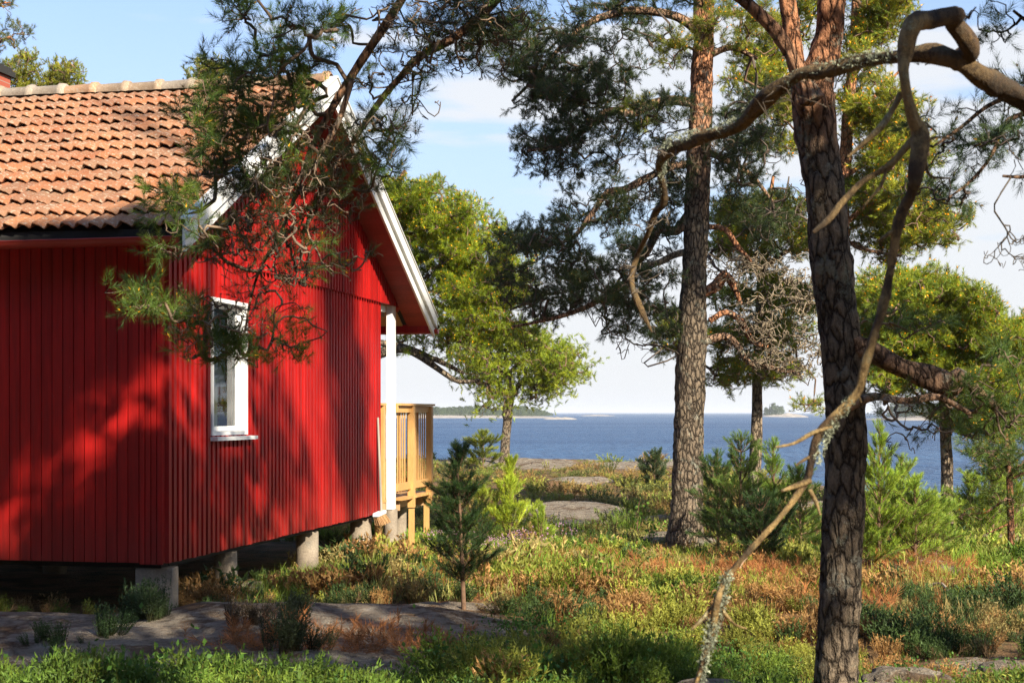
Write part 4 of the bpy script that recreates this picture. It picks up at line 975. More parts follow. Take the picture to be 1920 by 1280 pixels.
# treetops rising behind the cabin roof and at the left edge
for i, (px, py, w, h, sd, lb) in enumerate(((48, 150, 26, 52, 1, 'treetop behind the brick chimney'), (122, 150, 17, 34, 2, 'forked pine treetop showing above the roof ridge left of the cloud'), (402, 150, 34, 30, 3, 'low pine top above the ridge left of the drooping bough'))):
    Y = 34.0; tp = py - h
    bg_pine(gpt(*at(px, 900, Y)[:2]), lb, [(px, 900, 30), (px, 500, 24), (px, 250, 14), (px, tp + 30, 6), (px, tp, 3)], [],
            [(px, tp + h * .35, w * .35, h * .35, 22), (px - w * .4, tp + h * .9, w * .5, h * .45, 30), (px + w * .4, tp + h * .8, w * .5, h * .5, 34), (px, tp + h * 1.4, w * .9, h * .5, 50), (px + w * .2, tp + h * 2.4, w * 1.2, h * .8, 50)],
            Y, 1.3, XFAR, 5, (.17, .21, .022), .8, 100 + i, rt=.008, scale=.72, spread=.1)
Y = 20.0
bg_pine(gpt(*at(-60, 900, Y)[:2]), 'pine whose branch tips poke in at the top left corner', [(-70, 1000, 50), (-70, 500, 40), (-80, 100, 26), (-90, -200, 10)],
        [[(-75, 150, 12), (-20, 90, 8), (20, 70, 4)], [(-80, 30, 12), (-20, 10, 7), (20, 5, 3)]],
        [(10, 70, 24, 16, 14), (0, 50, 16, 20, 12), (10, 5, 24, 10, 12), (-40, 60, 40, 50, 50), (-90, -60, 90, 90, 80), (-10, 110, 14, 20, 6)], Y, 1.0, MID, 5, (.09, .12, .03), .6, 110, rt=.004, spread=.07)

# --- near tree just outside the frame at right: hooked dead branch, mossy limb, hanging sprays
TN = Tree('pine_tree', gpt(2.03, 4.2), 'nearest pine at the right edge with a hooked dead branch hanging down')
YN = 3.6
rows = [(2290, 560, 120, 4.2), (2120, 340, 82, 4.0), (2000, 250, 66, 3.9), (1920, 205, 58, 3.8), (1850, 155, 52, 3.75), (1795, 112, 48, 3.7), (1740, 103, 38, 3.75), (1690, 102, 32, 3.8), (1620, 112, 32, 3.9), (1560, 128, 32, 4.0), (1490, 150, 34, 4.1), (1430, 190, 32, 4.2), (1380, 232, 28, 4.3), (1330, 253, 27, 4.4), (1285, 258, 26, 4.5), (1255, 275, 26, 4.6), (1240, 310, 19, 4.7), (1243, 370, 16, 4.8), (1215, 430, 17, 4.9), (1190, 480, 15, 5.0), (1185, 530, 13, 5.0), (1200, 580, 12, 5.0), (1222, 622, 4, 5.0)]
trunkN = [(2330, 1700, 190), (2310, 1300, 180), (2300, 900, 165), (2290, 500, 150), (2300, 0, 140), (2320, -600, 120), (2330, -1500, 70), (2340, -2300, 25)]
S = limb(TN.trunk, path_px(trunkN, 4.2), 24, .06, .05, barkfn(5.5, 7), seed=21); TN.skeleton(S, .75); TN.build_trunk()
def kink(rws, a, sd, f=.70):
    r = np.random.default_rng(sd); P = path_px(rws); Q = spline(P, .07); Q[1:-1, :3] += r.normal(size=(len(Q) - 2, 3)) * a * np.clip(Q[1:-1, 3:4] / .02, .3, 1.5); Q[:, 3] *= f * (1 + .12 * r.normal(size=len(Q))); return Q
def woodfn(lo, hi, f=5.0):
    lo = np.array(lo); hi = np.array(hi)
    def g(V):
        t = np.clip((vnoise(V[:, 2] * f + V[:, 1] * 3, V[:, 0] * f, 1) + .5 * vnoise(V[:, 2] * f * 3.7, V[:, 0] * f * 3.7, 1) + .12) * 3 + .3, 0, 1)[:, None]; return lo * (1 - t) + hi * t
    return g
lm = MB(); S = limb(lm, kink(rows, .010, 1, .82), 22, .016, .085, woodfn((.16, .12, .09), (.50, .40, .28)), knots=.13, seed=22); o = TN.build_limb(lm, 'limb', M_DEAD); o['label'] = 'mossy crooked limb reaching left across both trunks'; TN.skeleton(S[: len(S) // 3]); S_limb = S  # dark brown wood, colour lowered further for the shade it hangs in
hook = [(1795, 118, 62, 3.72), (1818, 85, 54, 3.66), (1824, 50, 50, 3.6), (1802, 26, 48, 3.56), (1755, 30, 50, 3.52), (1715, 56, 52, 3.5), (1698, 100, 44, 3.48), (1694, 160, 32, 3.48), (1712, 225, 36, 3.48), (1738, 272, 40, 3.48), (1728, 320, 30, 3.48), (1704, 370, 27, 3.48), (1682, 415, 25, 3.5), (1672, 500, 23, 3.5), (1658, 590, 24, 3.5), (1625, 680, 23, 3.5), (1600, 745, 20, 3.5), (1552, 812, 22, 3.5), (1528, 870, 20, 3.5), (1512, 915, 20, 3.5), (1462, 965, 16, 3.5), (1405, 1028, 16, 3.5), (1362, 1080, 16, 3.5), (1350, 1130, 20, 3.5), (1335, 1180, 20, 3.5), (1322, 1240, 14, 3.5), (1306, 1300, 12, 3.5), (1295, 1350, 6, 3.5)]
lm = MB(); S = limb(lm, kink(hook, .010, 2), 22, .012, .08, woodfn((.24, .17, .11), (1.0, .84, .58), 9.0), knots=.15, seed=23); o = TN.build_limb(lm, 'dead_branch', M_DEAD); o['label'] = 'bare hooked dead branch hanging almost to the ground'
for i, rws in enumerate(([(1690, 175, 18), (1675, 205, 16), (1650, 240, 15), (1615, 270, 14), (1590, 295, 6)], [(1712, 262, 16), (1670, 308, 15), (1620, 340, 14), (1585, 375, 15), (1550, 415, 15), (1525, 436, 9)], [(1662, 318, 9), (1650, 350, 8), (1620, 385, 5)],
                         [(1560, 800, 12), (1520, 812, 11), (1490, 830, 9), (1455, 838, 4)], [(1535, 848, 9), (1510, 862, 8), (1492, 872, 5)], [(1520, 900, 13), (1495, 910, 12), (1465, 920, 6)], [(1518, 918, 9), (1530, 940, 8), (1538, 965, 3)], [(1735, 300, 10), (1745, 330, 8), (1782, 334, 4)], [(1740, 262, 9), (1762, 256, 7), (1792, 262, 3)],
                         [(1815, 35, 8), (1822, 22, 5), (1830, 14, 2)], [(1690, 425, 14), (1665, 440, 10), (1648, 452, 5)], [(1668, 605, 6), (1690, 615, 5), (1705, 622, 2)], [(1612, 720, 7), (1608, 738, 6), (1615, 755, 3)], [(1352, 1140, 10), (1375, 1170, 5), (1400, 1178, 3)], [(1340, 1130, 10), (1310, 1165, 7), (1295, 1180, 3)])):
    lm = MB(); limb(lm, kink([(*q, 3.5) for q in rws], .004, i, .8), 10, .012, .10, woodfn((.2, .14, .09), (.95, .82, .6)), knots=.10, seed=30 + i); TN.build_limb(lm, 'dead_branch', M_DEAD)
# shaggy lichen crust on the limbs
def crust(T, rows, n, rad, seed):
    S = spline(path_px(rows), .01); r = np.random.default_rng(seed); i = r.integers(0, len(S), n)
    d = norm(r.normal(size=(n, 3))); P = S[i, :3] + d * S[i, 3:4] * .95
    tv = []; tf = []
    for a in range(7):
        c = r.normal(size=3) * .5; tr_ = norm(r.normal(size=(3, 3))) * .6; tv += [c + tr_[0], c + tr_[1], c + tr_[2]]; tf.append([3 * a, 3 * a + 1, 3 * a + 2])
    mb = MB(); instance(mb, np.array(tv), np.array(tf), np.ones((21, 3)), P, d, r.uniform(.5, 1.2, n) * rad, np.array([.30, .32, .22]) * r.uniform(.5, 1.2, (n, 1)))
    o = build('lichen', mb, M_TWIG, T.root); return o
crust(TN, rows[6:18], 900, .010, 1); crust(TN, hook[16:19] , 160, .007, 2); crust(TN, hook[22:27], 420, .008, 3)
for i, rws in enumerate(([(1985, 170, 14), (1900, 180, 10), (1850, 200, 8), (1800, 240, 7), (1750, 275, 4)], [(1985, 200, 12), (1890, 225, 9), (1860, 290, 8), (1820, 340, 6), (1780, 370, 4)], [(2030, 120, 12), (1950, 60, 8), (1900, 20, 5)], [(1990, 300, 12), (1930, 330, 8), (1880, 330, 5)])):
    lm = MB(); S = limb(lm, path_px(rws, 5.2), 8, .03, .08, col=BROWN * .8, knots=.05, seed=50 + i); TN.build_limb(lm); TN.skeleton(S)
gn = tips_of([(1770, 340, 45, 30, 20), (1810, 370, 40, 24, 14), (1800, 260, 60, 30, 26), (1870, 250, 50, 40, 22), (1890, 300, 26, 20, 8), (1860, 180, 40, 30, 12), (1900, 150, 20, 26, 8), (1890, 20, 22, 20, 10), (1930, 40, 40, 40, 16), (1740, 220, 30, 26, 10), (1960, 250, 50, 90, 30)], 5.2, 1, .25, 21)
t_, d_, p_ = grow(TN, gn, .0018, .38, .1, .2, (.07, .05, .04), 4, .012, seed=21)
needles(TN, t_, d_, NEAR, 2, .8, (.045, .09, .035), .3, .75, .02, .3, .4, 21)
bn = tips_of([(1895, 440, 34, 45, 22), (1910, 490, 26, 16, 10), (1860, 120, 40, 26, 10)], 5.2, 1, .15, 22)
grow(TN, bn, .0013, .3, .2, .3, (.09, .07, .05), 3, .006, seed=22, m=6)
lt_ = np.vstack([cloud(px, py, 26, 26, Y_, 14, .15, 31 + k) for k, (px, py, Y_) in enumerate(((1250, 300, 4.6), (1240, 400, 4.8), (1190, 500, 5.0), (1195, 560, 5.0), (1330, 280, 4.4), (1450, 190, 4.15), (1560, 150, 4.0)))])
TN.skeleton(S_limb, .3)
grow(TN, lt_, .0013, .3, .2, .3, (.13, .10, .07), 3, .005, seed=24, m=6)
gtop = np.vstack([np.array([[2.1, 4.2, 8.2]]) + rng.normal(size=(150, 3)) * [1.6, 1.6, .8]])
t_, d_, p_ = grow(TN, gtop, .004, .40, .1, .15, (.1, .07, .05), 4, .03, seed=23)
needles(TN, t_, d_, OFF, 4, 1.0, (.04, .07, .025), .3, .8, .15, .3, .4, 23)
finish(TN)

# --- pines behind the camera that shade the foreground and the cabin (they stand where the sun comes from; crown clumps shaped to cast that shade)
def back_to(px, py, Y, yt):      # point on the sun ray through a pictured point, at world y = yt
    p = at(px, py, Y); t = (p[1] - yt) / -SUN.y; return p + np.array(SUN) * t
def shade_pine(base, blobs, label, seed):
    T = Tree('pine_tree', gpt(*base), label); top = max(b[0][2] for b in blobs) + .5
    g0 = gpt(*base); m_ = MB()
    tr = np.array([[g0[0], g0[1], g0[2] - .3, .22], [g0[0] + .1, g0[1], g0[2] + 3, .18], [g0[0], g0[1] + .1, (g0[2] + top) / 2, .13], [g0[0] + .1, g0[1], top, .03]])
    S = limb(T.trunk, tr, 12, .25, .05, barkfn(6, 8), seed=seed); T.skeleton(S, .3); T.build_trunk()
    r = np.random.default_rng(seed); tips = np.vstack([np.asarray(c) + norm(r.normal(size=(n, 3))) * r.random((n, 1)) ** .4 * np.asarray(rad) for c, rad, n in blobs])
    t, d, p = grow(T, tips, .008, .42, .06, .14, (.15, .1, .06), 4, .08, seed=seed)
    needles(T, t, d, OFF, 5, .8, (.06, .09, .03), .3, .8, .13, .3, .4, seed); finish(T)
def sb(px, py, Y, yt, rx, rz, n, ry=.7): return (back_to(px, py, Y, yt), (rx, ry, rz), n)
# yt < 0: behind the camera
shade_pine((4.6, -2.0), [sb(40, 670, 12, -2, .8, .36, 150), sb(215, 570, 12, -2, .55, .18, 80), sb(10, 730, 12, -2, .35, .25, 40), sb(300, 960, 12.0, -2, .22, .42, 60), sb(190, 1010, 12, -2, .5, .26, 70), sb(120, 1240, 9.0, -2, 1.3, .20, 26), sb(560, 1230, 9.2, -2, 1.2, .22, 24), sb(300, 1130, 11, -2, 1.3, .18, 18)], 'tall pine behind the viewpoint whose shade falls on the rocks', 201)
shade_pine((7.6, -2.5), [sb(900, 1240, 9.3, -2.5, 1.0, .2, 18), sb(660, 800, 16.8, -2.5, .30, 1.0, 50), sb(420, 900, 13.4, -2.5, .10, .5, 8), sb(500, 820, 14.6, -2.5, .10, .6, 10), sb(630, 470, 16.4, -2.5, .34, .8, 60), sb(635, 620, 16.4, -2.5, .26, .5, 24), sb(540, 900, 15, -2.5, .25, .35, 12), sb(1560, 950, 7.6, -2.5, .15, .8, 14), sb(1560, 560, 7.6, -2.5, .22, .7, 34)], 'spreading pine behind the viewpoint on the sunny side', 202)
shade_pine((11.5, -3.0), [sb(1060, 180, 18, -3, 1.3, 1.0, 150), sb(1080, 500, 18, -3, 1.2, .9, 130), sb(1400, 300, 18, -3, .7, .9, 50), sb(1290, 600, 18, -3, .28, 1.6, 30), sb(1430, 960, 16.5, -3, .7, .3, 22)], 'highest pine behind the viewpoint, farthest to the right', 203)

def ring_pine(seed):
    T = Tree('pine_tree', (0, 0, 1.8), 'pine in the wood behind the viewpoint'); r = np.random.default_rng(seed)
    S = limb(T.trunk, np.array([[0, 0, 1.5, .2], [.1, 0, 6, .16], [0, .1, 10, .1], [0, 0, 13, .03]]), 10, .4, .05, barkfn(6, 8), seed=seed); T.skeleton(S, .25); T.build_trunk()
    n = 420; z = r.uniform(2.5, 13.5, n); rad = np.interp(z, [2.5, 5, 9, 13.5], [2.2, 2.8, 2.4, .6]) * r.random(n) ** .45; a = r.random(n) * 6.283
    t, d, p = grow(T, np.stack([rad * np.cos(a), rad * np.sin(a), z], -1), .01, .42, .06, .14, (.15, .1, .06), 4, .08, seed=seed)
    needles(T, t, d, OFF, 6, 1.9, (.05, .075, .025), .3, .8, .3, .3, .4, seed); finish(T); return T.root
ringr = np.random.default_rng(77); proto = [ring_pine(301), ring_pine(302)]; ri = 0
for (x, y) in [(-22, -8), (-17, -11), (-13, -14), (-8.5, -12), (-4, -14.5), (.5, -12.5), (5, -16), (10, -17), (15, -16), (20, -12), (23, -7), (-20, -2), (-13, -6), (-17, 4), (-14, 9.5), (-9, -7.5), (-1, -19), (-11, -19), (8, -22), (17, -3), (21, 4), (-19, 12)]:
    o = proto[ri] if ri < 2 else copy_tree(proto[ri % 2]); ri += 1
    o.location = (x + ringr.uniform(-.8, .8), y + ringr.uniform(-.8, .8), 1.9); o.rotation_euler = (0, 0, ringr.uniform(0, 6.28)); o['label'] = 'pine in the wood behind the viewpoint'; o['group'] = 'pines of the wood behind the viewpoint'
# ------------------------------------------------------------------ young pines and shrubs
def sapling(base, h, label, col, tmpl, seed, whorls=7, wide=.42, upang=40, stem=(.16, .09, .05), scale=1.0, per=2, name='pine_sapling', bare=.12, dens=1.0, cat='young pine', tops=1.0, lean=(0, 0)):
    r = np.random.default_rng(seed); T = Tree(name, base, label, cat)
    b = np.asarray(base, float); tip = b + np.array([lean[0], lean[1], h]); mid = b + (tip - b) * .5 + r.normal(size=3) * h * .012
    S = limb(T.trunk, np.array([[*(b - [0, 0, .06]), h * .016], [*mid, h * .011], [*tip, .003]]), 8, h / 22, .06, col=stem, seed=seed)
    build('trunk', T.trunk, M_TWIG, T.root)
    P = []; D = []; br = []; bR = []
    def along(p0, p1, step, bow):
        L = np.linalg.norm(p1 - p0); n = max(2, int(L / step)); t = np.linspace(.35, 1, n)[:, None]
        q = p0 + (p1 - p0) * t + np.array([0, 0, bow * L]) * (t ** 2 - t); dd = np.tile(norm((p1 - p0)[None])[0] + [0, 0, .25], (n, 1)); return q, dd
    step = .045 / dens
    for w in range(whorls):
        f = bare + (1 - bare) * (w / whorls) ** .92 + .02; zc = b + (tip - b) * f; L = h * wide * (1 - f) ** .75 * (.75 + .35 * math.sin(w * 2.1 + seed)) + .03
        nb = r.integers(4, 7); a0 = r.random() * 6.28
        for j in range(nb):
            a = a0 + j * 6.283 / nb + r.normal() * .35; el = math.radians(upang + r.normal() * 14 + 22 * f); l = L * r.uniform(.55, 1.3)
            d = np.array([math.cos(a) * math.cos(el), math.sin(a) * math.cos(el), math.sin(el)]); e = zc + d * l
            m = zc + d * l * .5 - np.array([0, 0, .06 * l]); br.append([zc, m, e]); bR.append([.004 + .006 * l, .004 + .003 * l, .0025])
            q, dd = along(zc, e, step, .2); P.append(q); D.append(dd)
            for sgn in (-1, 1):
                for f2 in (.45, .7):
                    if l < .12: continue
                    a2 = a + sgn * r.uniform(.5, .9); l2 = l * (1 - f2) * 1.0 + .03; s0 = zc + (e - zc) * f2 - np.array([0, 0, .05 * l])
                    d2 = np.array([math.cos(a2) * math.cos(el), math.sin(a2) * math.cos(el), math.sin(el)]); e2 = s0 + d2 * l2
                    br.append([s0, (s0 + e2) / 2, e2]); bR.append([.003, .0025, .002]); q, dd = along(s0, e2, step, .1); P.append(q); D.append(dd)
    q, dd = along(b + (tip - b) * .75, tip, step, 0); P.append(q); D.append(dd)
    P = np.vstack(P); D = np.vstack(D); P = np.repeat(P, per, 0) + r.normal(size=(len(P) * per, 3)) * .006; D = np.repeat(norm(D), per, 0) + r.normal(size=(len(P), 3)) * .22
    tubes(T.crown, np.array(br), np.array(bR), 4, stem, 1)
    n = len(P); C = np.asarray(col) * r.uniform(.72, 1.28, (n, 1)); C = C * (1 + r.random((n, 1)) * .5 * np.array([.8, .3, -.2]))
    wq = r.integers(0, len(tmpl), n)
    for qq in range(len(tmpl)):
        mk = wq == qq
        if mk.any(): instance(T.crown, *tmpl[qq], P[mk], D[mk], scale * r.uniform(.8, 1.15, mk.sum()), C[mk], 0)
    finish(T); return T
BR_N = [shoot_template(20, .05, .036, .0022, 60 + i, (25, 50)) for i in range(3)]
BR_M = [shoot_template(18, .06, .045, .0035, 70 + i, (22, 48)) for i in range(3)]
BR_F = [shoot_template(16, .09, .065, .008, 80 + i, (22, 50)) for i in range(3)]
def sap_px(px, py, top, *a, **k): b = ground_at(px, py); h = (py - top) / FPX * b[1]; return sapling(b, h, *a, **k)
sap_px(870, 1142, 835, 'dark green young pine standing alone in front of the deck', (.040, .085, .028), BR_N, 301, whorls=13, wide=.29, upang=32, per=4, bare=.14, dens=1.0, lean=(-.06, 0))
sap_px(955, 1020, 862, 'bright yellow-green young pine with upright candles right of the dark one', (.34, .46, .05), BR_M, 302, whorls=9, wide=.42, upang=60, per=3, bare=.05, scale=1.15)
sap_px(905, 1020, 915, 'small bright young pine left of the upright yellow-green one', (.28, .38, .05), BR_M, 303, whorls=6, wide=.6, upang=55, per=2)
sap_px(1015, 1030, 955, 'low bright young pine amid grass right of the yellow-green one', (.26, .38, .05), BR_M, 304, whorls=6, wide=.6, upang=58, per=2)
b = gpt(*at(905, 868, 40)[:2]); sapling(b, 1.0, 'bushy bright young pine left of the lone sea pine trunk', (.16, .21, .03), BR_F, 305, whorls=5, wide=.75, upang=25, per=2, bare=.05, scale=1.1)
b = gpt(*at(1228, 890, 33)[:2]); sapling(b, .85, 'bluish green young pine on the shore rock left of the thick trunk', (.06, .10, .045), BR_F, 306, whorls=6, wide=.6, upang=40, per=2, bare=.03)
for i, (px, py, top, w, up, c, lb) in enumerate((
        (1345, 1040, 850, .42, 30, (.06, .12, .03), 'dark young pine hard against the thick middle trunk'),
        (1390, 1050, 815, .40, 32, (.09, .16, .03), 'green young pine left of the slim straight trunk'),
        (1450, 1045, 830, .42, 34, (.16, .27, .04), 'green young pine right of the slim straight trunk'),
        (1500, 1050, 880, .45, 34, (.09, .16, .03), 'bushy young pine left of the big near trunk'),
        (1425, 1060, 930, .6, 25, (.040, .085, .028), 'low dark young pine between the two big trunks'),
        (1650, 1065, 800, .36, 42, (.25, .38, .05), 'tall light green young pine right of the big near trunk'),
        (1715, 1060, 905, .50, 35, (.23, .35, .05), 'light green bushy young pine left of the pale peeling trunk'),
        (1820, 1030, 895, .55, 30, (.23, .35, .05), 'spreading light green young pine right of the pale peeling trunk'),
        (1610, 1070, 950, .6, 30, (.19, .30, .05), 'low green young pine at the right foot of the big near trunk'),
        (1905, 1000, 880, .5, 30, (.20, .31, .05), 'young pine partly cut off at the right edge'),
        (1860, 1030, 850, .5, 34, (.23, .34, .05), 'tallest light green young pine near the right edge'),
        (1690, 1040, 860, .5, 36, (.23, .35, .05), 'yellow-green young pine just behind the tall light green one'),
        (1755, 1050, 930, .6, 30, (.19, .30, .05), 'low bushy young pine below the pale peeling trunk'))):
    sap_px(px, py, top, lb, c, BR_M, 320 + i, whorls=11, wide=w, upang=up, per=2, bare=.06, dens=1.0)

# leafy birch sprouts (two) in front of the thick trunk
def sprout(px, py, top, label, seed, n=46):
    b = ground_at(px, py); h = (py - top) / FPX * b[1]; r = np.random.default_rng(seed); T = Tree('birch_sprout', b, label, 'sprout')
    stems = []; P = []
    for j in range(4):
        e = b + np.array([r.normal() * .13, r.normal() * .1, h * r.uniform(.7, 1.0)]); m = (b + e) / 2 + r.normal(size=3) * .03; stems.append([b, m, e])
        for t in np.linspace(.25, 1, n // 4): P.append(b + (e - b) * t + r.normal(size=3) * [.05, .05, .015])
    tubes(T.trunk, np.array(stems), np.tile([.005, .004, .002], (4, 1)), 5, (.25, .14, .08)); build('stem', T.trunk, M_TWIG, T.root)
    tv = np.array([(0, 0, 0), (.016, .0, .014), (.018, .002, .03), (0, .004, .048), (-.018, .002, .03), (-.016, 0, .014)]); tf = np.array([[0, 1, 2], [0, 2, 3], [0, 3, 4], [0, 4, 5]])
    P = np.array(P); mb = MB(); instance(mb, tv, tf, np.ones((6, 3)), P, norm(r.normal(size=(len(P), 3)) + [0, -.2, .1]), r.uniform(.8, 1.3, len(P)), np.array([.16, .30, .04]) * r.uniform(.8, 1.3, (len(P), 1)))
    build('foliage', mb, M_GRASS, T.root)
sprout(1195, 1000, 918, 'leafy bright birch sprout left of the thick middle trunk', 1)
sprout(1222, 1012, 965, 'lower birch sprout at the left foot of the thick middle trunk', 2)

# heather / juniper shrubs that stand out singly on the rock
def heather_template(n_st, h, seed, leaf=.012, lw=.0045, per=9, sp=.5):
    r = np.random.default_rng(seed); v = []; f = []; c = []
    for s in range(n_st):
        a = r.random() * 6.28; rad = r.random() ** .6 * sp; e = np.array([math.cos(a) * rad, math.sin(a) * rad, h * r.uniform(.6, 1.0) * (1 - .3 * rad)])
        b0 = np.array([math.cos(a) * rad * .3, math.sin(a) * rad * .3, 0]); sd = np.cross(e, r.normal(size=3)); sd = sd / np.linalg.norm(sd) * lw * .5
        k = len(v); v += [b0 - sd, b0 + sd, e]; f.append([k, k + 1, k + 2]); c += [np.array([.9, .6, .45])] * 3
        for j in range(per):
            t = .3 + .7 * r.random(); p = b0 + (e - b0) * t; d = norm((e - b0)[None])[0] * .8 + r.normal(size=3) * .5; d = d / np.linalg.norm(d)
            q = np.cross(d, r.normal(size=3)); q = q / np.linalg.norm(q) * lw; k = len(v); l = leaf * r.uniform(.7, 1.4)
            v += [p - q, p + q, p + d * l]; f.append([k, k + 1, k + 2]); w = r.uniform(.7, 1.3); c += [np.array([1, 1, 1]) * w * (.75 + .5 * t)] * 3
    return np.array(v), np.array(f), np.array(c)
HN = [heather_template(46, .26, 400 + i, .030, .0055, 12, .17) for i in range(3)]
HM = [heather_template(26, .26, 410 + i, .045, .011, 9, .20) for i in range(3)]
HF = [heather_template(18, .24, 420 + i, .045, .011, 12, .30) for i in range(3)]
HS = [heather_template(30, .34, 440 + i, .026, .0045, 16, .10) for i in range(3)]
def shrub(px, py, h, wdt, col, label, seed, dark=1.0):
    b = ground_at(px, py); r = np.random.default_rng(seed); mb = MB(); n = int(6 + wdt * 30)
    P = np.stack([b[0] + r.normal(0, wdt * .35, n), b[1] + r.normal(0, wdt * .3, n)], -1); P = np.concatenate([P, gheight(P[:, 0], P[:, 1])[:, None] - .02], 1)
    for q in range(3):
        mk = np.arange(n) % 3 == q
        instance(mb, *HS[q], P[mk], norm(np.array([0, 0, 1.]) + r.normal(size=(mk.sum(), 3)) * .25), h / .30 * r.uniform(.45, 1.3, mk.sum()), np.asarray(col) * r.uniform(.7, 1.3, (mk.sum(), 1)))
    o = build('heather_shrub', mb, M_GRASS, None, b); tag(o, label, 'shrub', 'heather shrubs growing on the rock'); return o
for i, a in enumerate(((250, 1165, .26, .20, (.05, .085, .03), 'tallest dark green heather shrub on the rock below the corner block'),
                       (200, 1190, .18, .10, (.045, .08, .028), 'small upright heather shrub left of the tallest one on the rock'),
                       (300, 1160, .20, .12, (.055, .085, .03), 'heather shrub right of the tallest one under the corner block'),
                       (90, 1205, .12, .25, (.07, .11, .03), 'low green heather mat at the left edge of the rock'),
                       (460, 1170, .20, .14, (.10, .075, .045), 'brownish dry heather shrub in a crack of the grey slab'),
                       (540, 1160, .18, .16, (.06, .075, .035), 'grey-green heather shrub right of the brownish dry one'),
                       (160, 1260, .16, .35, (.08, .13, .03), 'bright green heather shrub in the bottom left corner'),
                       (560, 1220, .24, .25, (.065, .08, .035), 'wide dull heather shrub low in the picture below the slab'))):
    shrub(a[0], a[1], a[2], a[3], a[4], a[5], 430 + i)

# ------------------------------------------------------------------ ground cover (nobody could count it)
def cover(name, label, n, yr, tmpls, colfn, hfn, keep, seed, mi=M_GRASS, tilt=.25, aw=.40):
    r = np.random.default_rng(seed); y = yr[0] + (yr[1] - yr[0]) * r.random(n) ** (1.0); a = r.uniform(-aw, aw, n); x = a * y
    inside = (x * CT - y * ST) < -99
    rs = (x - CORNER[0]) * CT - (y - CORNER[1]) * ST; ss = (x - CORNER[0]) * ST + (y - CORNER[1]) * CT
    inside = (rs < -.45) & (ss > .2) & (ss < 8.4)
    ok = keep(x, y, r) & ~inside; x, y = x[ok], y[ok]; z = gheight(x, y) - .015; ok = z > .3; x, y, z = x[ok], y[ok], z[ok]
    P = np.stack([x, y, z], -1); C = colfn(x, y, r); Hs = hfn(x, y, r); mb = MB(); k = r.integers(0, len(tmpls), len(x))
    for q in range(len(tmpls)):
        mk = k == q
        if mk.any(): instance(mb, *tmpls[q], P[mk], norm(np.array([0, 0, 1.]) + r.normal(size=(mk.sum(), 3)) * tilt), Hs[mk], C[mk])
    tag(build(name, mb, mi), label, kind='stuff')
PAL = np.array([(.09, .15, .022), (.14, .20, .026), (.26, .27, .045), (.30, .17, .06), (.055, .09, .025), (.30, .24, .09)])
def heath_col(x, y, r):
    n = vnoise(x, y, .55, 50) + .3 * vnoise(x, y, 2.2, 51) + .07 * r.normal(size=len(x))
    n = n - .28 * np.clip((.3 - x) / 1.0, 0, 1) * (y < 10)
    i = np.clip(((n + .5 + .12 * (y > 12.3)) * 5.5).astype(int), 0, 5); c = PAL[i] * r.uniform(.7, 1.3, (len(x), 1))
    return c * (1 + .35 * np.clip((y - 12) / 10, 0, 1))[:, None]  # sunlight put into the colour: heath brightens from the middle ground on
def heath_keep(thr): return lambda x, y, r: (gmask(x, y) < thr) & (orange(x, y) < r.random(len(x)) * 1.0 + .12)
hh = lambda lo, hi: (lambda x, y, r: r.uniform(lo, hi, len(x)) * (1 + 1.3 * vnoise(x, y, 1.3, 60)))
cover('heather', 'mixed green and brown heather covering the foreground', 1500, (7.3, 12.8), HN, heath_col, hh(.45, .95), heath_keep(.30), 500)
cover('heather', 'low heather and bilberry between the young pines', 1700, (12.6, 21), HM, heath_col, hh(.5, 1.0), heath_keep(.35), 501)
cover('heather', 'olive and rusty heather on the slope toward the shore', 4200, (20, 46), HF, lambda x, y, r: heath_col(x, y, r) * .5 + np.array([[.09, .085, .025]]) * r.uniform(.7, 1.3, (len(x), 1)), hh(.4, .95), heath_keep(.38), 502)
def grass_template(n, h, w, seed, sp=.08):
    r = np.random.default_rng(seed); v = []; f = []; c = []
    for i in range(n):
        a = r.random() * 6.28; b0 = np.array([r.normal() * sp, r.normal() * sp, 0]); l = h * r.uniform(.5, 1.0); bend = r.uniform(.1, .55) * l
        d = np.array([math.cos(a), math.sin(a), 0]); sd = np.array([-d[1], d[0], 0]) * w
        p1 = b0 + d * bend * .3 + [0, 0, l * .6]; p2 = b0 + d * bend + [0, 0, l * .95]; k = len(v)
        v += [b0 - sd, b0 + sd, p1 - sd * .8, p1 + sd * .8, p2]; f += [[k, k + 1, k + 3], [k, k + 3, k + 2], [k + 2, k + 3, k + 4]]
        q = r.uniform(.7, 1.3); c += [np.array([.7, .8, .8]) * q] * 2 + [np.array([1, 1, 1]) * q] * 2 + [np.array([1.5, 1.25, 1]) * q]
    return np.array(v), np.array(f), np.array(c)
GT = [grass_template(26, .30, .0022, 600 + i) for i in range(3)]
GM = [grass_template(18, .30, .0045, 610 + i, .12) for i in range(3)]
def gcol(x, y, r):
    n = vnoise(x, y, 1.1, 70)[:, None]; return np.where(n > .08, np.array([[.42, .33, .13]]), np.array([[.17, .27, .03]])) * r.uniform(.7, 1.3, (len(x), 1))
def near_any(pts):
    def f(x, y, r):
        m = np.zeros(len(x))
        for cx, cy, rx, ry in pts: m = np.maximum(m, np.clip(1.2 - ((x - cx) / rx) ** 2 - ((y - cy) / ry) ** 2, 0, 1))
        return m > r.random(len(x)) * .8
    return f
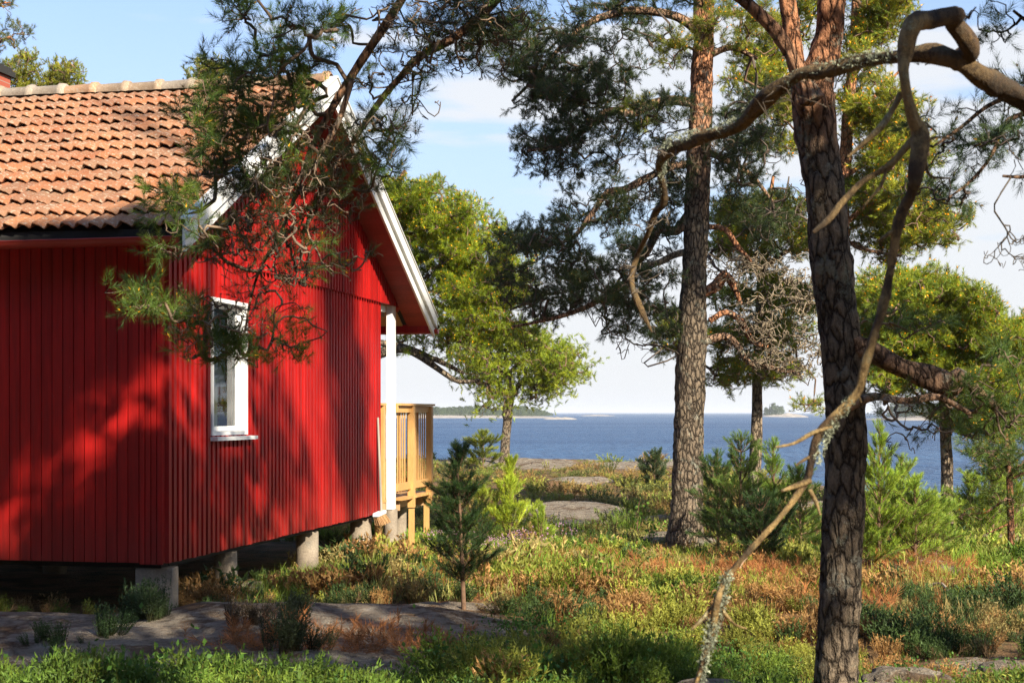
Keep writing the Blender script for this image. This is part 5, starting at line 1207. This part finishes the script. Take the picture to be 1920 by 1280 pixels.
cover('grass', 'tall green grass along the cabin gable and under the deck', 9000, (12.3, 22), GT, lambda x, y, r: np.array([[.17, .25, .035]]) * r.uniform(.6, 1.4, (len(x), 1)), lambda x, y, r: r.uniform(.4, .95, len(x)) * np.where(y > 16, .55, 1), near_any([(-2.1, 13.2, .35, .8), (-1.8, 14.6, .45, 1.2), (-1.55, 17.0, .5, 1.6), (-.9, 18.6, .9, 1.6), (-.3, 20.5, 1.4, 1.6), (.5, 19, 1.3, 1.0), (2.0, 17.4, .7, .6)]), 503, aw=.3)
cover('grass', 'scattered thin grass among the foreground heather', 900, (7.4, 13.5), GT, gcol, hh(.35, .75), lambda x, y, r: (gmask(x, y) < .35) & (vnoise(x, y, .9, 80) > -.1), 504)
cover('grass', 'dry and green grass in the sunny middle ground', 7500, (12.4, 24), GM, lambda x, y, r: gcol(x, y, r) * .6 + np.array([[.10, .15, .015]]) * r.uniform(.7, 1.3, (len(x), 1)), hh(.35, .85), lambda x, y, r: (gmask(x, y) < .45) & (x > -1.6), 505)
# small-leaved bilberry
tvb = []; tfb = []; rb = np.random.default_rng(9)
for i in range(60):
    p = np.array([rb.normal() * .07, rb.normal() * .07, rb.uniform(.03, .14)]); d = norm(rb.normal(size=(1, 3)) + [0, 0, .5])[0]; q = np.cross(d, rb.normal(size=3)); q = q / np.linalg.norm(q) * .007
    k = len(tvb); tvb += [p, p + d * .01 + q, p + d * .022, p + d * .01 - q]; tfb += [[k, k + 1, k + 2], [k, k + 2, k + 3]]
BIL = [(np.array(tvb), np.array(tfb), np.tile(rb.uniform(.8, 1.2, (60, 1)), (1, 4)).reshape(-1, 1) * np.ones((1, 3)))]
cover('bilberry', 'bright small-leaved bilberry patches in the foreground', 1500, (7.4, 12.5), BIL, lambda x, y, r: np.array([[.08, .17, .03]]) * r.uniform(.6, 1.3, (len(x), 1)), hh(.7, 1.3), near_any([(-.15, 8.7, .35, .5), (1.0, 9.4, .9, .7), (.35, 10.2, .5, .4), (-2.2, 8.0, .5, .3), (-1.1, 8.1, .4, .4), (.1, 8.0, .8, .4), (2.6, 8.6, .5, .5)]), 506)
# dead orange sprays of fallen pine needles and twigs
DS = []
for i in range(3):
    tv, tf, tcx = shoot_template(40, .16, .085, .004, 620 + i, (25, 75)); DS.append((tv, tf, tcx))
def ds_keep(x, y, r): return orange(x, y) > r.random(len(x)) * .8 + .1
cover('dead_needle_litter', 'orange-brown fallen pine sprays between the two big trunks', 14000, (9, 17), DS, lambda x, y, r: np.array([[.50, .21, .085]]) * r.uniform(.55, 1.3, (len(x), 1)), lambda x, y, r: r.uniform(.6, 1.2, len(x)), ds_keep, 507, tilt=1.2)
cover('dead_needle_litter', 'thin scattering of brown needle sprays over the heath', 1500, (7.5, 16), DS, lambda x, y, r: np.array([[.26, .15, .08]]) * r.uniform(.5, 1.2, (len(x), 1)), lambda x, y, r: r.uniform(.4, .9, len(x)), lambda x, y, r: gmask(x, y) < .55, 508, tilt=1.6)
# pink thrift-like flowers by the deck
FT = [];
for i in range(2):
    r = np.random.default_rng(630 + i); v = []; f = []; c = []
    for j in range(9):
        p = np.array([r.normal() * .07, r.normal() * .07, r.uniform(.16, .26)]); k = len(v); v += [[p[0] - .002, p[1], 0], [p[0] + .002, p[1], 0], p]; f.append([k, k + 1, k + 2]); c += [np.array([.2, .45, .12])] * 3
        for q in range(6):
            tr_ = norm(r.normal(size=(3, 3))) * .013; k = len(v); v += [p + tr_[0], p + tr_[1], p + tr_[2]]; f.append([k, k + 1, k + 2]); c += [np.array([1, 1, 1]) * r.uniform(.7, 1.2)] * 3
    FT.append((np.array(v), np.array(f), np.array(c)))
cover('pink_flower', 'pale pink flowers dotted in the grass beside the deck', 1500, (15, 23), FT, lambda x, y, r: np.array([[.62, .36, .52]]) * r.uniform(.8, 1.2, (len(x), 1)), hh(.8, 1.2), near_any([(-.9, 20, .5, .7), (-.35, 19.4, .5, .6), (.2, 19.6, .6, .6), (.0, 18.2, .5, .4)]), 509, aw=.15)
# fallen sticks
def stick(rows, Y, label, col=(.32, .22, .12)):
    pts = []
    for (px, py, w) in rows:
        b = ground_at(px, py); pts.append([b[0], b[1], b[2] + .05 + .03 * (len(pts) % 2), w * .5 / FPX * b[1]])
    mb = MB(); c = np.array(pts); limb(mb, c, 7, .04, .08, col=col, seed=int(rows[0][0])); o = build('fallen_stick', mb, M_TWIG, None, c[0, :3]); tag(o, label, 'stick')
stick([(1440, 1030, 4), (1400, 1060, 5), (1385, 1080, 3)], 14, 'pale forked stick lying below the thick trunk', (.45, .30, .18))
stick([(1060, 1038, 3), (1110, 1040, 3), (1150, 1022, 2)], 14, 'thin curved dead stick in the sunny grass', (.45, .33, .2))
stick([(1745, 1108, 6), (1765, 1112, 6), (1785, 1128, 4)], 13, 'weathered stick on the litter patch at right', (.36, .27, .2))
stick([(1010, 1110, 4), (1090, 1112, 5), (1170, 1108, 3)], 12, 'straight pale stick lying in front of the orange sprays', (.40, .26, .14))
# single boulders in the bottom right
def boulder(px, py, rx, ry, rz, label, seed):
    b = ground_at(px, py); n, m = 26, 16; r = np.random.default_rng(seed); V = []
    for i in range(m):
        ph = math.pi * i / (m - 1)
        for j in range(n):
            th = 2 * math.pi * j / n; d = np.array([math.sin(ph) * math.cos(th), math.sin(ph) * math.sin(th), math.cos(ph)])
            q = 1 + .5 * float(vnoise(d[0] * 1.6 + seed, d[1] * 1.6 + d[2], 1)) + .2 * float(vnoise(d[0] * 5 + seed, d[1] * 5 + d[2] * 4, 1)); V.append(b + d * np.array([rx, ry, rz]) * q)
    i = np.arange(n * m).reshape(m, n); F = np.stack([i[:-1], i[1:], np.roll(i[1:], -1, 1), np.roll(i[:-1], -1, 1)], -1).reshape(-1, 4)
    mb = MB(); mb.add(V, F, (1, 0, 0)); o = build('boulder', mb, M_GROUND, None, b); tag(o, label, 'rock')
boulder(1890, 1262, .16, .14, .07, 'dark boulder in the bottom right corner', 1)
boulder(1290, 1268, .22, .18, .07, 'mossy pale boulder beside the end of the hanging branch', 2)
boulder(1690, 1272, .26, .2, .06, 'flat pale boulder at the right foot of the big near trunk', 3)
boulder(1232, 985, .3, .3, .16, 'grey boulder against the left foot of the thick middle trunk', 4)

# ------------------------------------------------------------------ sea haze
hm = bpy.data.materials.new('sea_haze'); hm.use_nodes = True; hn = hm.node_tree; hn.nodes.remove(hn.nodes['Principled BSDF'])
pv = hn.nodes.new('ShaderNodeVolumePrincipled'); pv.inputs['Density'].default_value = .00016; pv.inputs['Color'].default_value = (.93, .96, 1, 1); pv.inputs['Anisotropy'].default_value = 0
hn.links.new(pv.outputs[0], hn.nodes['Material Output'].inputs['Volume'])
hb_ = MB(); hb_.box(-31000, 31000, -201, 51000, -30, 24); tag(build('haze', hb_, hm), 'thin pale sea haze in the air over the water', kind='stuff')
